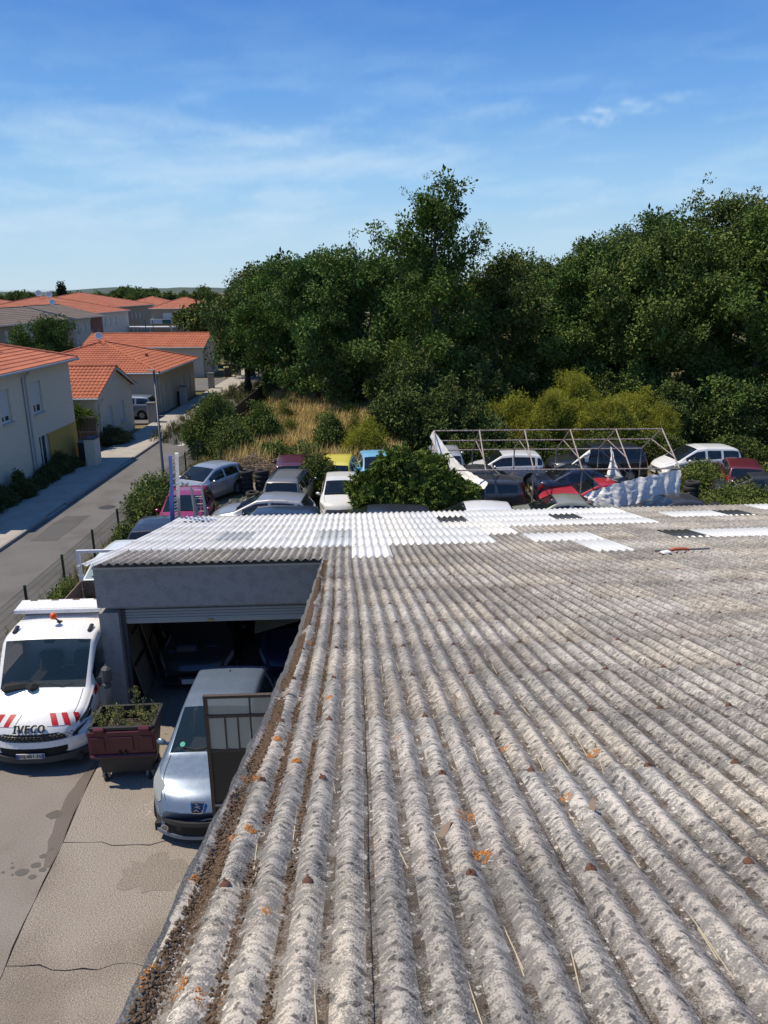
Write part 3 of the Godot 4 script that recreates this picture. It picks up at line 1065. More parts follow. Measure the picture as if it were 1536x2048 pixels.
func loft_car(kind: String) -> Dictionary:
	if car_cache.has(kind): return car_cache[kind]
	var s := spec(kind)
	var e := 0.012
	var ts := [0.0, 0.004, 0.012, 0.025, 0.04, 0.06, 0.08, 0.10, 0.13, 0.16, 1.0, 0.996, 0.985, 0.97, 0.955, 0.93]
	for i in range(9, 47): ts.append(i * 0.02)
	for c in s.wheels:
		for k in range(-9, 10): ts.append(clampf(c + (s.wr + 0.055) / s.L * sin(k * PI / 18.0), 0, 1))
	var cuts := [s.cowl, s.rf, s.rr, s.gb, lerpf(s.cowl, s.rf, 0.36), s.side1]
	for p in s.pillars:
		cuts.append(p - 0.014); cuts.append(p + 0.014)
	for c in cuts:
		if c < 1.0: ts.append(c)
	ts.sort()
	var tt := []
	for t in ts:
		if tt.is_empty() or t - tt[-1] > 0.0035: tt.append(t)
		elif cuts.has(t): tt[-1] = t
	var parts := {"body": mb(), "windscreen": mb(), "rear_window": mb(), "side_l0": mb(), "side_r0": mb(), "side_l1": mb(), "side_r1": mb(), "side_l2": mb(), "side_r2": mb()}
	for k in parts: parts[k].set_smooth_group(0)
	var sw0 := lerpf(s.cowl, s.rf, 0.36)
	for i in tt.size() - 1:
		var t0: float = tt[i]
		var t1: float = tt[i + 1]
		var tm := (t0 + t1) / 2
		for side in [-1.0, 1.0]:
			for k in 11:
				var where := "body"
				if k >= 9 and tm > s.cowl and tm < s.rf: where = "windscreen"
				elif k >= 9 and tm > s.rr and tm < s.gb: where = "rear_window"
				elif k >= 5 and k < 7 and tm > sw0 and tm < s.side1:
					var inp := false
					for p in s.pillars: inp = inp or absf(tm - p) < 0.0142
					if not inp:
						var seg := 0
						for p in s.pillars: seg += int(tm > p)
						where = ("side_l" if side > 0 else "side_r") + str(mini(seg, 2))
				var a := s.at(t0, k, side)
				var b := s.at(t0, k + 1, side)
				var c := s.at(t1, k + 1, side)
				var d := s.at(t1, k, side)
				if side > 0: quad(parts[where], a, b, c, d)
				else: quad(parts[where], d, c, b, a)
	# close the ends
	for en in [0.0, 1.0]:
		for k in 11:
			var a := s.at(en, k, 1.0)
			var b := s.at(en, k + 1, 1.0)
			var c := s.at(en, k + 1, -1.0)
			var d := s.at(en, k, -1.0)
			if en < 0.5: quad(parts["body"], d, c, b, a)
			else: quad(parts["body"], a, b, c, d)
	var out := {"s": s}
	for k in parts: out[k] = done(parts[k])
	# underbody and wheel wells
	var st := mb()
	bx(st, Vector3(-s.W * .44, .16, -s.L * .47), Vector3(s.W * .44, .30, s.L * .45))
	bx(st, Vector3(-s.W * .33, .30, -s.L * .46), Vector3(s.W * .33, s.belt0 * s.H * .80, -s.L * .12))
	if kind != "cab": bx(st, Vector3(-s.W * .33, .30, s.L * .5 - s.cowl * s.L), Vector3(s.W * .33, .58 * s.H * .8, s.L * .44))
	out["chassis"] = done(st)
	# inside: dashboard, seats, wheel
	st = mb()
	var zc := s.L / 2 - s.cowl * s.L
	var by := s.belt0 * s.H
	cbox(st, Transform3D(Basis(), Vector3(0, by - .13, zc - .24)), Vector3(s.W * .86, .24, .50), .08)
	var rows := [zc - 1.15] if kind in ["coupe", "cab"] else [zc - 1.15, zc - 2.0]
	for z in rows:
		for x in [-.36, .36]:
			cbox(st, Transform3D(Basis(), Vector3(x, .42, z + .1)), Vector3(.5, .26, .52), .06)
			cbox(st, Transform3D(Basis(Vector3.RIGHT, -.22), Vector3(x, .75 if kind != "cab" else 1.1, z - .22)), Vector3(.48, .62, .16), .06)
			cbox(st, Transform3D(Basis(Vector3.RIGHT, -.2), Vector3(x, (1.1 if kind != "cab" else 1.5) * minf(s.H / 1.45, 1.1), z - .30)), Vector3(.24, .16, .1), .04)
	bx(st, Vector3(-s.W * .42, .28, zc - 2.5 if kind != "cab" else zc - 1.6), Vector3(s.W * .42, .34, zc))
	out["interior"] = done(st)
	st = mb()
	var wc := Transform3D(Basis(Vector3.RIGHT, -1.1), Vector3(.37, by + .0, zc - .55))
	for k in 20:
		tube(st, [wc * Vector3(cos(TAU * k / 20.0) * .19, 0, sin(TAU * k / 20.0) * .19), wc * Vector3(cos(TAU * (k + 1) / 20.0) * .19, 0, sin(TAU * (k + 1) / 20.0) * .19)], .016, 6, false)
	for a in [0.2, 2.9, 4.7]: bar(st, wc * Vector3.ZERO, wc * Vector3(cos(a) * .19, 0, sin(a) * .19), .03, .02)
	out["steering_wheel"] = done(st)
	# wheel, axis along x
	var turn := Basis(Vector3.FORWARD, PI / 2)
	st = mb()
	st.set_smooth_group(0)
	var r := s.wr
	lathe(st, [Vector2(r * .60, .085), Vector2(r * .66, .10), Vector2(r * .9, .105), Vector2(r * .98, .08), Vector2(r, .04), Vector2(r, -.04), Vector2(r * .98, -.08), Vector2(r * .9, -.105), Vector2(r * .6, -.09)], 26, Transform3D(turn, Vector3.ZERO))
	out["tyre"] = done(st)
	st = mb()
	lathe(st, [Vector2(0, .075), Vector2(r * .12, .078), Vector2(r * .16, .06), Vector2(r * .2, .052), Vector2(r * .55, .066), Vector2(r * .6, .088), Vector2(r * .63, .088), Vector2(r * .63, -.08)], 20, Transform3D(turn, Vector3.ZERO))
	for k in 5:
		var a := TAU * k / 5.0
		box_at(st, Transform3D(Basis(Vector3.RIGHT, a), Vector3.ZERO) * Transform3D(Basis(), Vector3(.078, r * .36, 0)), Vector3(.02, r * .46, r * .15))
	out["rim"] = done(st)
	# lamps as skins lifted off the body
	for side in [-1.0, 1.0]:
		st = mb(); st.set_smooth_group(0)
		skin(st, s, side, .022, .125, 3.0, 4.35, .006, 6, 3)
		out["headlight%d" % int(side)] = done(st)
		st = mb(); st.set_smooth_group(0)
		if kind in ["sedan", "coupe"]: skin(st, s, side, .95, .994, 2.75, 4.1, .006, 5, 3)
		else: skin(st, s, side, .955, .992, 2.9, 6.0, .006, 4, 5)
		out["taillight%d" % int(side)] = done(st)
	# mouth of the bumper, plates, handles, mirrors
	st = mb()
	var fz := s.L / 2
	var wf := s.hw(0.0)
	cbox(st, Transform3D(Basis(), Vector3(0, .26 * s.H, fz - .02)), Vector3(wf * 1.15, .12 * s.H, .06), .02)
	out["grille"] = done(st)
	st = mb()
	box_at(st, Transform3D(Basis(), Vector3(0, .26 * s.H, fz + .022)), Vector3(.52, .11, .012))
	out["number_plate"] = done(st)
	st = mb()
	box_at(st, Transform3D(Basis(), Vector3(0, .36 * s.H, -fz - .012)), Vector3(.52, .11, .012))
	out["rear_plate"] = done(st)
	st = mb()
	for side in [-1.0, 1.0]:
		for t in ([s.pillars[0] - .06] if kind in ["coupe", "small", "cab"] else [s.pillars[0] - .05, s.pillars[1] - .07]):
			var p := s.point(t, 3.2, side)
			cbox(st, Transform3D(Basis(), p + Vector3(side * .012, 0, 0)), Vector3(.03, .03, .16), .01)
	out["door_handle"] = done(st)
	for side in [-1.0, 1.0]:
		st = mb(); st.set_smooth_group(0)
		var p := s.point(sw0 + .03, 4.6, side)
		cbox(st, Transform3D(Basis(Vector3.UP, side * .15), p + Vector3(side * .12, .05, .02)), Vector3(.17, .13, .10), .045)
		bar(st, p, p + Vector3(side * .08, .02, .02), .05, .04)
		out["mirror%d" % int(side)] = done(st)
	# door seams and bonnet line: thin dark gaskets on the skin
	st = mb()
	for side in [-1.0, 1.0]:
		for t in [sw0 - .01] + s.pillars.slice(0, 2):
			if t > .9: continue
			var prev := Vector3.ZERO
			for q in 13:
				var p := s.point(t, 1.2 + q * 0.29, side) + Vector3(side * .0015, 0, 0)
				if q: bar(st, prev, p, .008, .008)
				prev = p
		var prev2 := Vector3.ZERO
		for q in 14:
			var p := s.point(lerpf(.03, s.cowl - .01, q / 13.0), 9.1, side) + Vector3(0, .001, 0)
			if q: bar(st, prev2, p, .008, .008)
			prev2 = p
	out["seam"] = done(st)
	# wipers
	st = mb()
	for x in [-.25, .35]:
		var prev := Vector3.ZERO
		for q in 7:
			var u: float = x + q * 0.085 - .25
			var p := s.point(lerpf(s.cowl + .006, s.cowl + .02, absf(q - 3) / 3.0), 11.0 - clampf(absf(u) / (s.hw(s.cowl) * .9), 0, 1) * 2.0, signf(u) if u != 0 else 1.0) + Vector3(0, .02, .01)
			if q: bar(st, prev, p, .018, .014)
			prev = p
	out["wiper"] = done(st)
	car_cache[kind] = out
	return out

func skin(st: SurfaceTool, s: Loft, side: float, t0: float, t1: float, i0: float, i1: float, lift: float, nt: int, ni: int) -> void:
	var g := []
	var mid := Vector3(0, s.H * .45, 0)
	for a in nt + 1:
		var row := []
		for b in ni + 1:
			var t := lerpf(t0, t1, float(a) / nt)
			var i := lerpf(i0, i1, float(b) / ni)
			var p := s.point(t, i, side)
			var du := s.point(minf(t + .01, 1), i, side) - s.point(maxf(t - .01, 0), i, side)
			var dv := s.point(t, minf(i + .2, 11), side) - s.point(t, i - .2, side)
			var n := du.cross(dv).normalized()
			if n.dot(p - mid * Vector3(1, 1, 0) - Vector3(0, 0, p.z * .5)) < 0: n = -n
			row.append(p + n * lift)
		g.append(row)
	for a in nt:
		for b in ni:
			if side > 0: quad(st, g[a][b], g[a][b + 1], g[a + 1][b + 1], g[a + 1][b])
			else: quad(st, g[a + 1][b], g[a + 1][b + 1], g[a][b + 1], g[a][b])

func car(called: String, kind: String, label: String, at: Vector3, turn: float, paintm: Material, group := "", glass: Material = null, scale_ := 1.0, front := true, back := true, lean := Vector3.ZERO) -> Node3D:
	var c := loft_car(kind)
	var s: Loft = c["s"]
	var t := thing(called, label, "car", at, turn, group)
	t.scale = Vector3.ONE * scale_
	if lean != Vector3.ZERO: t.rotation = Vector3(lean.x, turn, lean.z)
	if glass == null: glass = glass_mat("car_glass", .012, .016, .018, 0.62)
	put(c["body"], "body", paintm, t)
	put(c["chassis"], "chassis", mat("chassis", .02, .02, .02, 0.9), t)
	put(c["interior"], "interior", mat("car_inside", .03, .03, .032, 0.9), t)
	put(c["steering_wheel"], "steering_wheel", mat("black_plastic", .018, .018, .018, 0.5), t)
	put(c["windscreen"], "windscreen", glass, t)
	put(c["rear_window"], "rear_window", glass, t)
	for k in ["side_l0", "side_r0", "side_l1", "side_r1", "side_l2", "side_r2"]:
		if c[k].get_surface_count(): put(c[k], "side_window", glass, t)
	for w in s.wheels:
		for side in [-1.0, 1.0]:
			var o := put(c["tyre"], "wheel", mat("tyre", .018, .018, .018, 0.85), t)
			o.position = Vector3(side * (s.W / 2 - .115), s.wr, s.L / 2 - w * s.L)
			if side > 0: o.rotation.y = PI
			o.rotation.y += PI
			put(c["rim"], "rim", mat("rim", .32, .33, .34, 0.35, 0.7), o)
	for side in [-1, 1]:
		if front: put(c["headlight%d" % side], "headlight", mat("headlight", .42, .44, .42, 0.12, 0.3), t)
		if back: put(c["taillight%d" % side], "taillight", mat("taillight", .30, .012, .012, 0.2), t)
		put(c["mirror%d" % side], "mirror", paintm, t)
	put(c["grille"], "grille", mat("black_plastic"), t)
	put(c["number_plate"], "number_plate", mat("plate_white", .55, .55, .5, 0.5), t)
	put(c["rear_plate"], "number_plate", mat("plate_white"), t)
	put(c["door_handle"], "door_handle", mat("black_plastic"), t)
	put(c["seam"], "door_seam", mat("rubber", .01, .01, .01, 0.9), t)
	put(c["wiper"], "wiper", mat("black_plastic"), t)
	return t

# ---------- the workshop under the corrugated roof ----------
const WAVE := 0.166
const ROWS := [-1.2, 0.1, 1.3, 2.5, 3.57, 4.6, 5.7, 6.8, 8.0, 9.2, 10.4, 11.6, 12.85, 14.14, 15.9, 17.35, 18.87, 20.0, 21.28, 22.6]
func roof_y(s: float) -> float:
	return 7.071 - 0.2821 * s + 0.00256 * s * s
func RP(u: float, s: float, y := 0.0) -> Vector3:      # u waves right of the seam, s metres along the corrugations
	var a := Vector3(-sin(TH), 0, -cos(TH))
	var l := Vector3(cos(TH), 0, -sin(TH))
	return Vector3(-0.0117, y, 0) + l * (u + wander(s)) * WAVE + a * s

func along(s: float, xs: Array, ys: Array) -> float:
	for i in xs.size() - 1:
		if s < xs[i + 1]: return lerpf(ys[i], ys[i + 1], smoothstep(0.0, 1.0, clampf((s - xs[i]) / (xs[i + 1] - xs[i]), 0, 1)))
	return ys[-1]
func wander(s: float) -> float:        # the old sheets do not run quite straight
	return along(s, [0.0, 1.8, 4.6, 8.0, 14.2, 22.6], [.25, .3, .5, .58, .12, .3])
func RS(u: float, s: float, dy := 0.0) -> Vector3:     # on the sheets
	return RP(u, s, roof_y(s) + 0.0235 * cos(TAU * (u - 0.5)) + dy)

func weathered() -> Array:      # colour and relief of old fibre cement: lichen on the crests, grit in the troughs
	var n := 1280
	var mk := func(sd: int, fr: float, oc: int) -> PackedByteArray:
		var f := FastNoiseLite.new()
		f.seed = sd; f.frequency = fr; f.fractal_octaves = oc; f.noise_type = FastNoiseLite.TYPE_SIMPLEX
		var im := f.get_seamless_image(n, n)
		im.convert(Image.FORMAT_L8)
		return im.get_data()
	var hair: PackedByteArray = mk.call(51, 0.034, 4)
	var mid: PackedByteArray = mk.call(52, 0.012, 4)
	var grit: PackedByteArray = mk.call(53, 0.22, 2)
	var spot: PackedByteArray = mk.call(54, 0.035, 2)
	var out := PackedByteArray()
	out.resize(n * n * 3)
	var rel := PackedByteArray()
	rel.resize(n * n)
	var crest := PackedFloat32Array()
	var bend := PackedInt32Array()
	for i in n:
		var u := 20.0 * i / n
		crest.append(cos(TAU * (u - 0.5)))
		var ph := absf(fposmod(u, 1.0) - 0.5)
		bend.append(int(ph * ph * 110.0))
	for j in n:
		for i in n:
			var q := j * n + i
			var hj := (j * 2 + bend[i]) % n
			var h := hair[hj * n + (i * 3 / 4 + j / 9) % n] / 255.0 - 0.5
			var m := mid[q] / 255.0 - 0.5
			var g := grit[q] / 255.0 - 0.5
			var c := crest[i]
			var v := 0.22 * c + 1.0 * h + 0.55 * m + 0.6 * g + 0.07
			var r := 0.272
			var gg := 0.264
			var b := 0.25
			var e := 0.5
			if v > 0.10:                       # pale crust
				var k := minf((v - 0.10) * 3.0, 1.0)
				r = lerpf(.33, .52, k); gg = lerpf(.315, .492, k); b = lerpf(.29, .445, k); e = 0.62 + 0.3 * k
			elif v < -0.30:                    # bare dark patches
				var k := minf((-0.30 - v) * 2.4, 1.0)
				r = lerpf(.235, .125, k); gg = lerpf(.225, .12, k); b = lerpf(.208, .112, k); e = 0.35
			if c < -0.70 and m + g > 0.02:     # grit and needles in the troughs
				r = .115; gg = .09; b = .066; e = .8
			var s2 := spot[q] / 255.0
			if s2 > 0.80 and g > -0.2:
				r *= 0.33; gg *= 0.33; b *= 0.34; e += 0.12
			elif s2 < 0.17 and g > -0.1:
				r = .56; gg = .54; b = .50; e += .1
			var t := 1.08 + g * 0.3
			r *= t; gg *= t; b *= t
			var p := q * 3
			out[p] = int(255.0 * sqrt(minf(r, 1)) * (1.0 - 0.06 * (1.0 - sqrt(r))))
			out[p + 1] = int(255.0 * sqrt(minf(gg, 1)) * (1.0 - 0.06 * (1.0 - sqrt(gg))))
			out[p + 2] = int(255.0 * sqrt(minf(b, 1)) * (1.0 - 0.06 * (1.0 - sqrt(b))))
			rel[q] = clampi(int(255.0 * (e * 0.6 + 0.35 * g + 0.15 + 0.2 * h)), 0, 255)
	# rings and discs of crustose lichen
	var im := Image.create_from_data(n, n, false, Image.FORMAT_RGB8, out)
	rng.seed = 77
	for k in 90:
		var cx := rng.randi_range(20, n - 20)
		var cy := rng.randi_range(20, n - 20)
		var rr := rnd(2.5, 8.0)
		var ring := rng.randf() < 0.6
		for y in range(-10, 11):
			for x in range(-10, 11):
				var d := Vector2(x * 1.0, y * 0.8).length()
				if d < rr and (not ring or d > rr - 2.0) and rng.randf() < 0.85: im.set_pixel(cx + x, cy + y, Color(.80, .79, .76) if ring or rng.randf() < .8 else Color(.6, .58, .55))
	return [ImageTexture.create_from_image(im), ImageTexture.create_from_image(Image.create_from_data(n, n, false, Image.FORMAT_L8, rel))]

func edge_u(s: float) -> float:      # the left verge is not quite parallel to the corrugations
	return along(s, [0.5, 3.0, 5.4, 8.5, 14.2], [-4.75, -4.42, -4.22, -4.15, -3.4])

func sheet(u0: float, u1: float, s0: float, s1: float, lift := 0.0, verge := false) -> ArrayMesh:
	var st := SurfaceTool.new()
	st.begin(Mesh.PRIMITIVE_TRIANGLES)
	st.set_smooth_group(0)
	var nu := maxi(2, int(round((u1 - u0) * 12)))
	var v := []
	for i in nu + 1:
		var u := lerpf(edge_u(s0) if verge else u0, u1, float(i) / nu)
		var ub := lerpf(edge_u(s1 + .09) if verge else u0, u1, float(i) / nu)
		var edge := 0.007 * smoothstep(0.35, 0.0, u1 - u)          # the right edge rides over the next sheet
		var a := RS(u, s0, 0.001 + edge + lift)
		var b := RS(ub, s1 + 0.09, 0.010 + edge + lift)
		v.append([a, b, u])
	var low := Vector3(0, -0.007, 0)
	var add := func(p: Vector3, u: float, s: float):
		st.set_uv(Vector2(u / 20.0, s / 3.32))
		st.set_uv2(Vector2(u / 90.0, s / 15.0))
		st.add_vertex(p)
	for i in nu:
		var p: Array = v[i]
		var q: Array = v[i + 1]
		for face in 2:
			var d := low * face
			var vs := [[p[0] + d, p[2], s0], [p[1] + d, p[2], s1], [q[1] + d, q[2], s1], [q[0] + d, q[2], s0]]
			for k in ([0, 1, 2, 0, 2, 3] if face == 0 else [0, 2, 1, 0, 3, 2]): add.call(vs[k][0], vs[k][1], vs[k][2])
		for e in 2:                                                # cut ends
			var vs := [[p[e], p[2], s0], [q[e], q[2], s0], [q[e] + low, q[2], s0 + .01], [p[e] + low, p[2], s0 + .01]]
			for k in ([0, 1, 2, 0, 2, 3] if e == 0 else [0, 2, 1, 0, 3, 2]): add.call(vs[k][0], vs[k][1], vs[k][2])
	var r: Array = v[nu]
	for k in [0, 1, 2, 0, 2, 3]: add.call([r[0], r[1], r[1] + low, r[0] + low][k], r[2], s0)
	st.generate_normals()
	return st.commit()

func make_workshop() -> void:
	rng.seed = 4
	var w := thing("workshop", "workshop with a huge grey corrugated roof patched with white sheets", "workshop")
	var tx := weathered()
	var tone := noise_tex(55, 0.014, [[.66, .65, .64], [.92, .91, .90], [1, 1, 1]], [0.2, 0.45, 0.75], 512, 5)
	var old := []
	for k in 4:
		var m := StandardMaterial3D.new()
		m.albedo_texture = tx[0]
		var g: float = [1.0, .94, .90, 1.0][k]
		m.albedo_color = Color(g, g * [1.0, .99, 1.0, .985][k], g * [1.0, .985, 1.0, .96][k])
		m.uv1_offset = Vector3([0, .15, .4, .65][k], [0, .37, .71, .2][k], 0)
		m.roughness = 0.95
		m.heightmap_enabled = true
		m.heightmap_texture = tx[1]
		m.heightmap_scale = 0.4
		m.detail_enabled = true
		m.detail_albedo = tone
		m.detail_blend_mode = BaseMaterial3D.BLEND_MODE_MUL
		m.detail_uv_layer = BaseMaterial3D.DETAIL_UV_2
		old.append(m)
	var specks := noise_tex(56, 0.06, [[.55, .54, .51], [.88, .875, .86], [1, 1, 1]], [0.16, 0.33, 0.55], 512, 6)
	var newm := {}
	for k in [["warm", .66, .655, .62], ["cool", .56, .58, .59], ["clean", .70, .695, .68], ["milky", .40, .42, .42], ["smoky", .05, .054, .055]]:
		var m := mat("sheet_" + k[0], k[1], k[2], k[3], 0.55 if k[0] != "smoky" else 0.25)
		m.albedo_texture = specks
		m.uv1_scale = Vector3(2.2, 2.2, 1)
		newm[k[0]] = m
	var at := func(k: int, r: int) -> String:     # which new sheet covers this place, if any; r counts from the row at 14.14
		if r < 0: return ""
		if k == -7: return "clean"
		if k >= -6 and k <= -1:
			if r == 0: return ""
			if k == -4 and r == 2: return "milky"
			if k == -1 and r == 2: return "milky"
			if k == -1 and r == 1: return "cool"
			return "clean" if (k + r) % 3 else "warm"
		if k == 0: return "clean"
		if k == 1 and r >= 1: return "warm"
		if k == 2 and r >= 1: return "cool"
		if k == 3 and r >= 1: return "smoky" if r == 4 else ("cool" if r < 3 else "warm")
		if k == 4 and r >= 2: return "warm" if r < 4 else "cool"
		if k >= 5 and k <= 9 and r >= 3: return "smoky" if k == 7 and r == 4 else ("cool" if k != 9 or r < 5 else "clean")
		if (k == 5 or k == 6) and r == 1: return "cool"
		if k == 6 and r == 0: return "cool"
		if (k == 11 or k == 12) and r == 4: return "cool"
		if k == 13 and r == 4: return "smoky"
		if k == 9 and r == 1: return "smoky"
		if k >= 10 and k <= 13 and r == 1: return "cool"
		if k >= 15 and r == 5: return "cool"
		return ""
	var cap := mb()
	cap.set_smooth_group(0)
	lathe(cap, [Vector2(0, .030), Vector2(.006, .030), Vector2(.007, .016), Vector2(.016, .012), Vector2(.030, -.004), Vector2(.031, -.008)], 9)
	var capm := done(cap)
	var rust := ground_mat("rust", noise_tex(57, 0.1, [[.05, .025, .016], [.11, .052, .032], [.17, .085, .055]], [.2, .5, .85], 256, 4), null, 6.0, 1.0, 0.95)
	var screw := mat("screw", .12, .11, .10, 0.6)
	for ri in ROWS.size() - 1:
		var s0: float = ROWS[ri]
		var s1: float = ROWS[ri + 1]
		var r := ri - 13
		var umax := 12.0 + maxf(s1, 0) * 3.75
		var k := -7 if r >= 0 else -1
		while k * 5 < umax:
			var u0 := k * 5.0 - 0.12
			var u1 := k * 5.0 + 5.0
			if k == -1 and r < 0: u0 = -4.46
			if k == -7: u0 = -32.1
			var kind: String = at.call(k, r)
			var sh: MeshInstance3D
			if k == -6 and r == 5:      # a smoky strip shows at the head of this sheet
				put(sheet(u0, u1, s0, s0 + .16), "roof_sheet", newm["smoky"], w)
				sh = put(sheet(u0, u1, s0 + .2, s1, .006), "roof_sheet", newm["clean"], w)
			elif kind: sh = put(sheet(u0, u1, s0 - (0.04 if kind != "smoky" else 0.0), s1, -0.004 if kind == "smoky" else 0.002), "roof_sheet", newm[kind], w)
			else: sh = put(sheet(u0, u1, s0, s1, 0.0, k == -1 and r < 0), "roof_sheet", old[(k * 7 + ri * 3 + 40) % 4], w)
			if kind: sh.set_meta("label", "smoky translucent roof sheet" if kind == "smoky" else "new white corrugated roof sheet")
			# fixings on the crests
			for c in 5:
				var u := k * 5 + c + 0.5
				var on: bool = fposmod(u + 1.5, 3.35) < 1.0 or u == -3.5
				if kind == "":
					if on and s0 < 12.0 and s0 > 1.0 and u < 5 + s0 * 3.4 and u > -4:
						var o := put(capm, "bolt_cap", rust, sh)
						o.position = RS(u, s0 + .04, 0.012)
						o.rotation = Vector3(-0.24 + rnd(-.1, .1), rnd(0, 3), rnd(-.1, .1))
						o.scale = Vector3.ONE * .78
				elif kind != "smoky" and (c == 0 or c == 3) and k < 9:
					var o := put(capm, "screw", screw, sh)
					o.position = RS(u, s0 + .12, 0.012)
					o.scale = Vector3.ONE * 0.55
			k += 1
	# bare verge along the left edge
	var st := mb()
	var pr := []
	for i in 160:
		var s := -1.2 + i * 15.5 / 159.0
		var wob := 0.05 * sin(i * .43) + 0.03 * sin(i * 1.1) + rnd(-.03, .03)
		var eu := edge_u(s)
		var ey := 0.0235 * cos(TAU * (eu - .5))
		var a := RP(eu - .10 + wob, s, roof_y(s) + ey + 0.010)
		var b := RS(eu + .22 + wob * .5, s, 0.008)
		var c := RP(eu - .12 + wob, s, roof_y(s) + ey - 0.02)
		if i:
			quad(st, pr[0], a, b, pr[1]); quad(st, pr[2], c, a, pr[0])
			quad(st, pr[1], b, c, pr[2])
		pr = [a, b, c]
	obj(st, "verge_strip", ground_mat("verge", noise_tex(58, 0.09, [[.04, .041, .04], [.095, .095, .092], [.17, .17, .162], [.28, .28, .27]], [.15, .45, .7, .95], 256, 5), null, 3.0, 1.0, .95, noise_tex(59, .1, [], [], 256, 3), .5), w)
	# walls
	var grey := ground_mat("grey_render", noise_tex(60, 0.05, [[.235, .232, .228], [.27, .267, .262], [.305, .30, .292]], [.2, .5, .85], 512, 5), noise_tex(61, .018, [[.86, .86, .85], [1, 1, 1]], [.25, .5], 512, 5), 0.8, 0.35, .8, noise_tex(62, .1, [], [], 256, 3), .2)
	var block := ground_mat("block", noise_tex(63, 0.08, [[.14, .135, .125], [.22, .21, .20], [.28, .27, .25]], [.2, .5, .85], 256, 5), null, .9, 1.0, .9)
	var inner := mat("inside_render", .34, .33, .31, .9)
	var prism := func(u0: float, u1: float, s0: float, s1: float, y0: float, y1, m: Material, called: String, chf := 0.0):
		var q := mb()
		var p := [RP(u0, s0), RP(u1, s0), RP(u1, s1), RP(u0, s1)]
		var lo := []
		var hi := []
		for i in 4:
			var ty: float = (roof_y([s0, s0, s1, s1][i]) - 0.05) if y1 == null else y1
			lo.append(p[i] + Vector3(0, y0, 0)); hi.append(p[i] + Vector3(0, ty, 0))
		for i in 4:
			var j := (i + 1) % 4
			quad(q, lo[j], lo[i], hi[i], hi[j])
		quad(q, hi[0], hi[3], hi[2], hi[1]); quad(q, lo[0], lo[1], lo[2], lo[3])
		return obj(q, called, m, w)
	for q in 8: prism.call(-3.5, -2.6, -1.2 + q * 1.945, -1.2 + (q + 1) * 1.945, -.1, roof_y(-1.2 + (q + 1) * 1.945) - .12, block, "wall")
	prism.call(-3.4, 90.0, 22.2, 22.4, -.1, null, block, "wall")
	prism.call(-32.0, -3.4, 22.2, 22.4, -.1, null, inner, "wall")
	# garage front: lintel, dark slot, roller door, pillar
	prism.call(-30.9, -3.3, 14.36, 14.66, 2.585, 3.42, grey, "lintel")
	prism.call(-30.95, -3.3, 14.32, 14.68, 3.42, 3.455, mat("coping", .42, .40, .37, .9), "coping")
	prism.call(-30.9, -28.55, 14.38, 14.68, -.1, 2.46, grey, "pillar")
	prism.call(-30.4, -3.3, 14.58, 14.66, 2.455, 2.585, grey, "recess")
	# left wall with a small window
	prism.call(-30.9, -29.8, 14.68, 17.0, -.1, null, inner, "wall")
	prism.call(-30.9, -29.8, 17.0, 17.8, -.1, 1.75, inner, "wall")
	prism.call(-30.9, -29.8, 17.0, 17.8, 2.25, null, inner, "wall")
	prism.call(-30.9, -29.8, 17.8, 22.2, -.1, null, inner, "wall")
	prism.call(-3.3, -2.6, 14.36, 22.2, -.1, 2.0, inner, "wall")
	prism.call(-29.8, -3.3, 14.3, 22.2, -.1, 0.012, mats["yard_slab"], "floor")
	var door := Node3D.new()
	door.name = "roller_door"
	w.add_child(door)
	var slat := mat("slat", .30, .31, .30, .45)
	for i in 4:
		var q := mb()
		var y := 2.455 - i * 0.062
		var a := RP(-28.4, 14.56, y)
		var b := RP(-3.4, 14.56, y)
		tube(q, [a + Vector3(0, -.03, 0), b + Vector3(0, -.03, 0)], .031, 8)
		obj(q, "slat", slat, door)
	var q2 := mb()
	bar(q2, RP(-28.4, 14.56, 2.185), RP(-3.4, 14.56, 2.185), .05, .07)
	obj(q2, "bottom_rail", slat, door)
	q2 = mb()
	bar(q2, RP(-28.3, 14.56, 0), RP(-28.3, 14.56, 2.46), .06, .12)
	obj(q2, "door_track", mat("track", .05, .058, .07, .5), door)
	q2 = mb()
	box_at(q2, Transform3D(Basis(Vector3.UP, TH), RP(-17.6, 14.51, 2.19)), Vector3(.12, .035, .02))
	obj(q2, "yellow_tag", mat("yellow_tag", .45, .26, .05, .6), door)
	make_roof_litter()

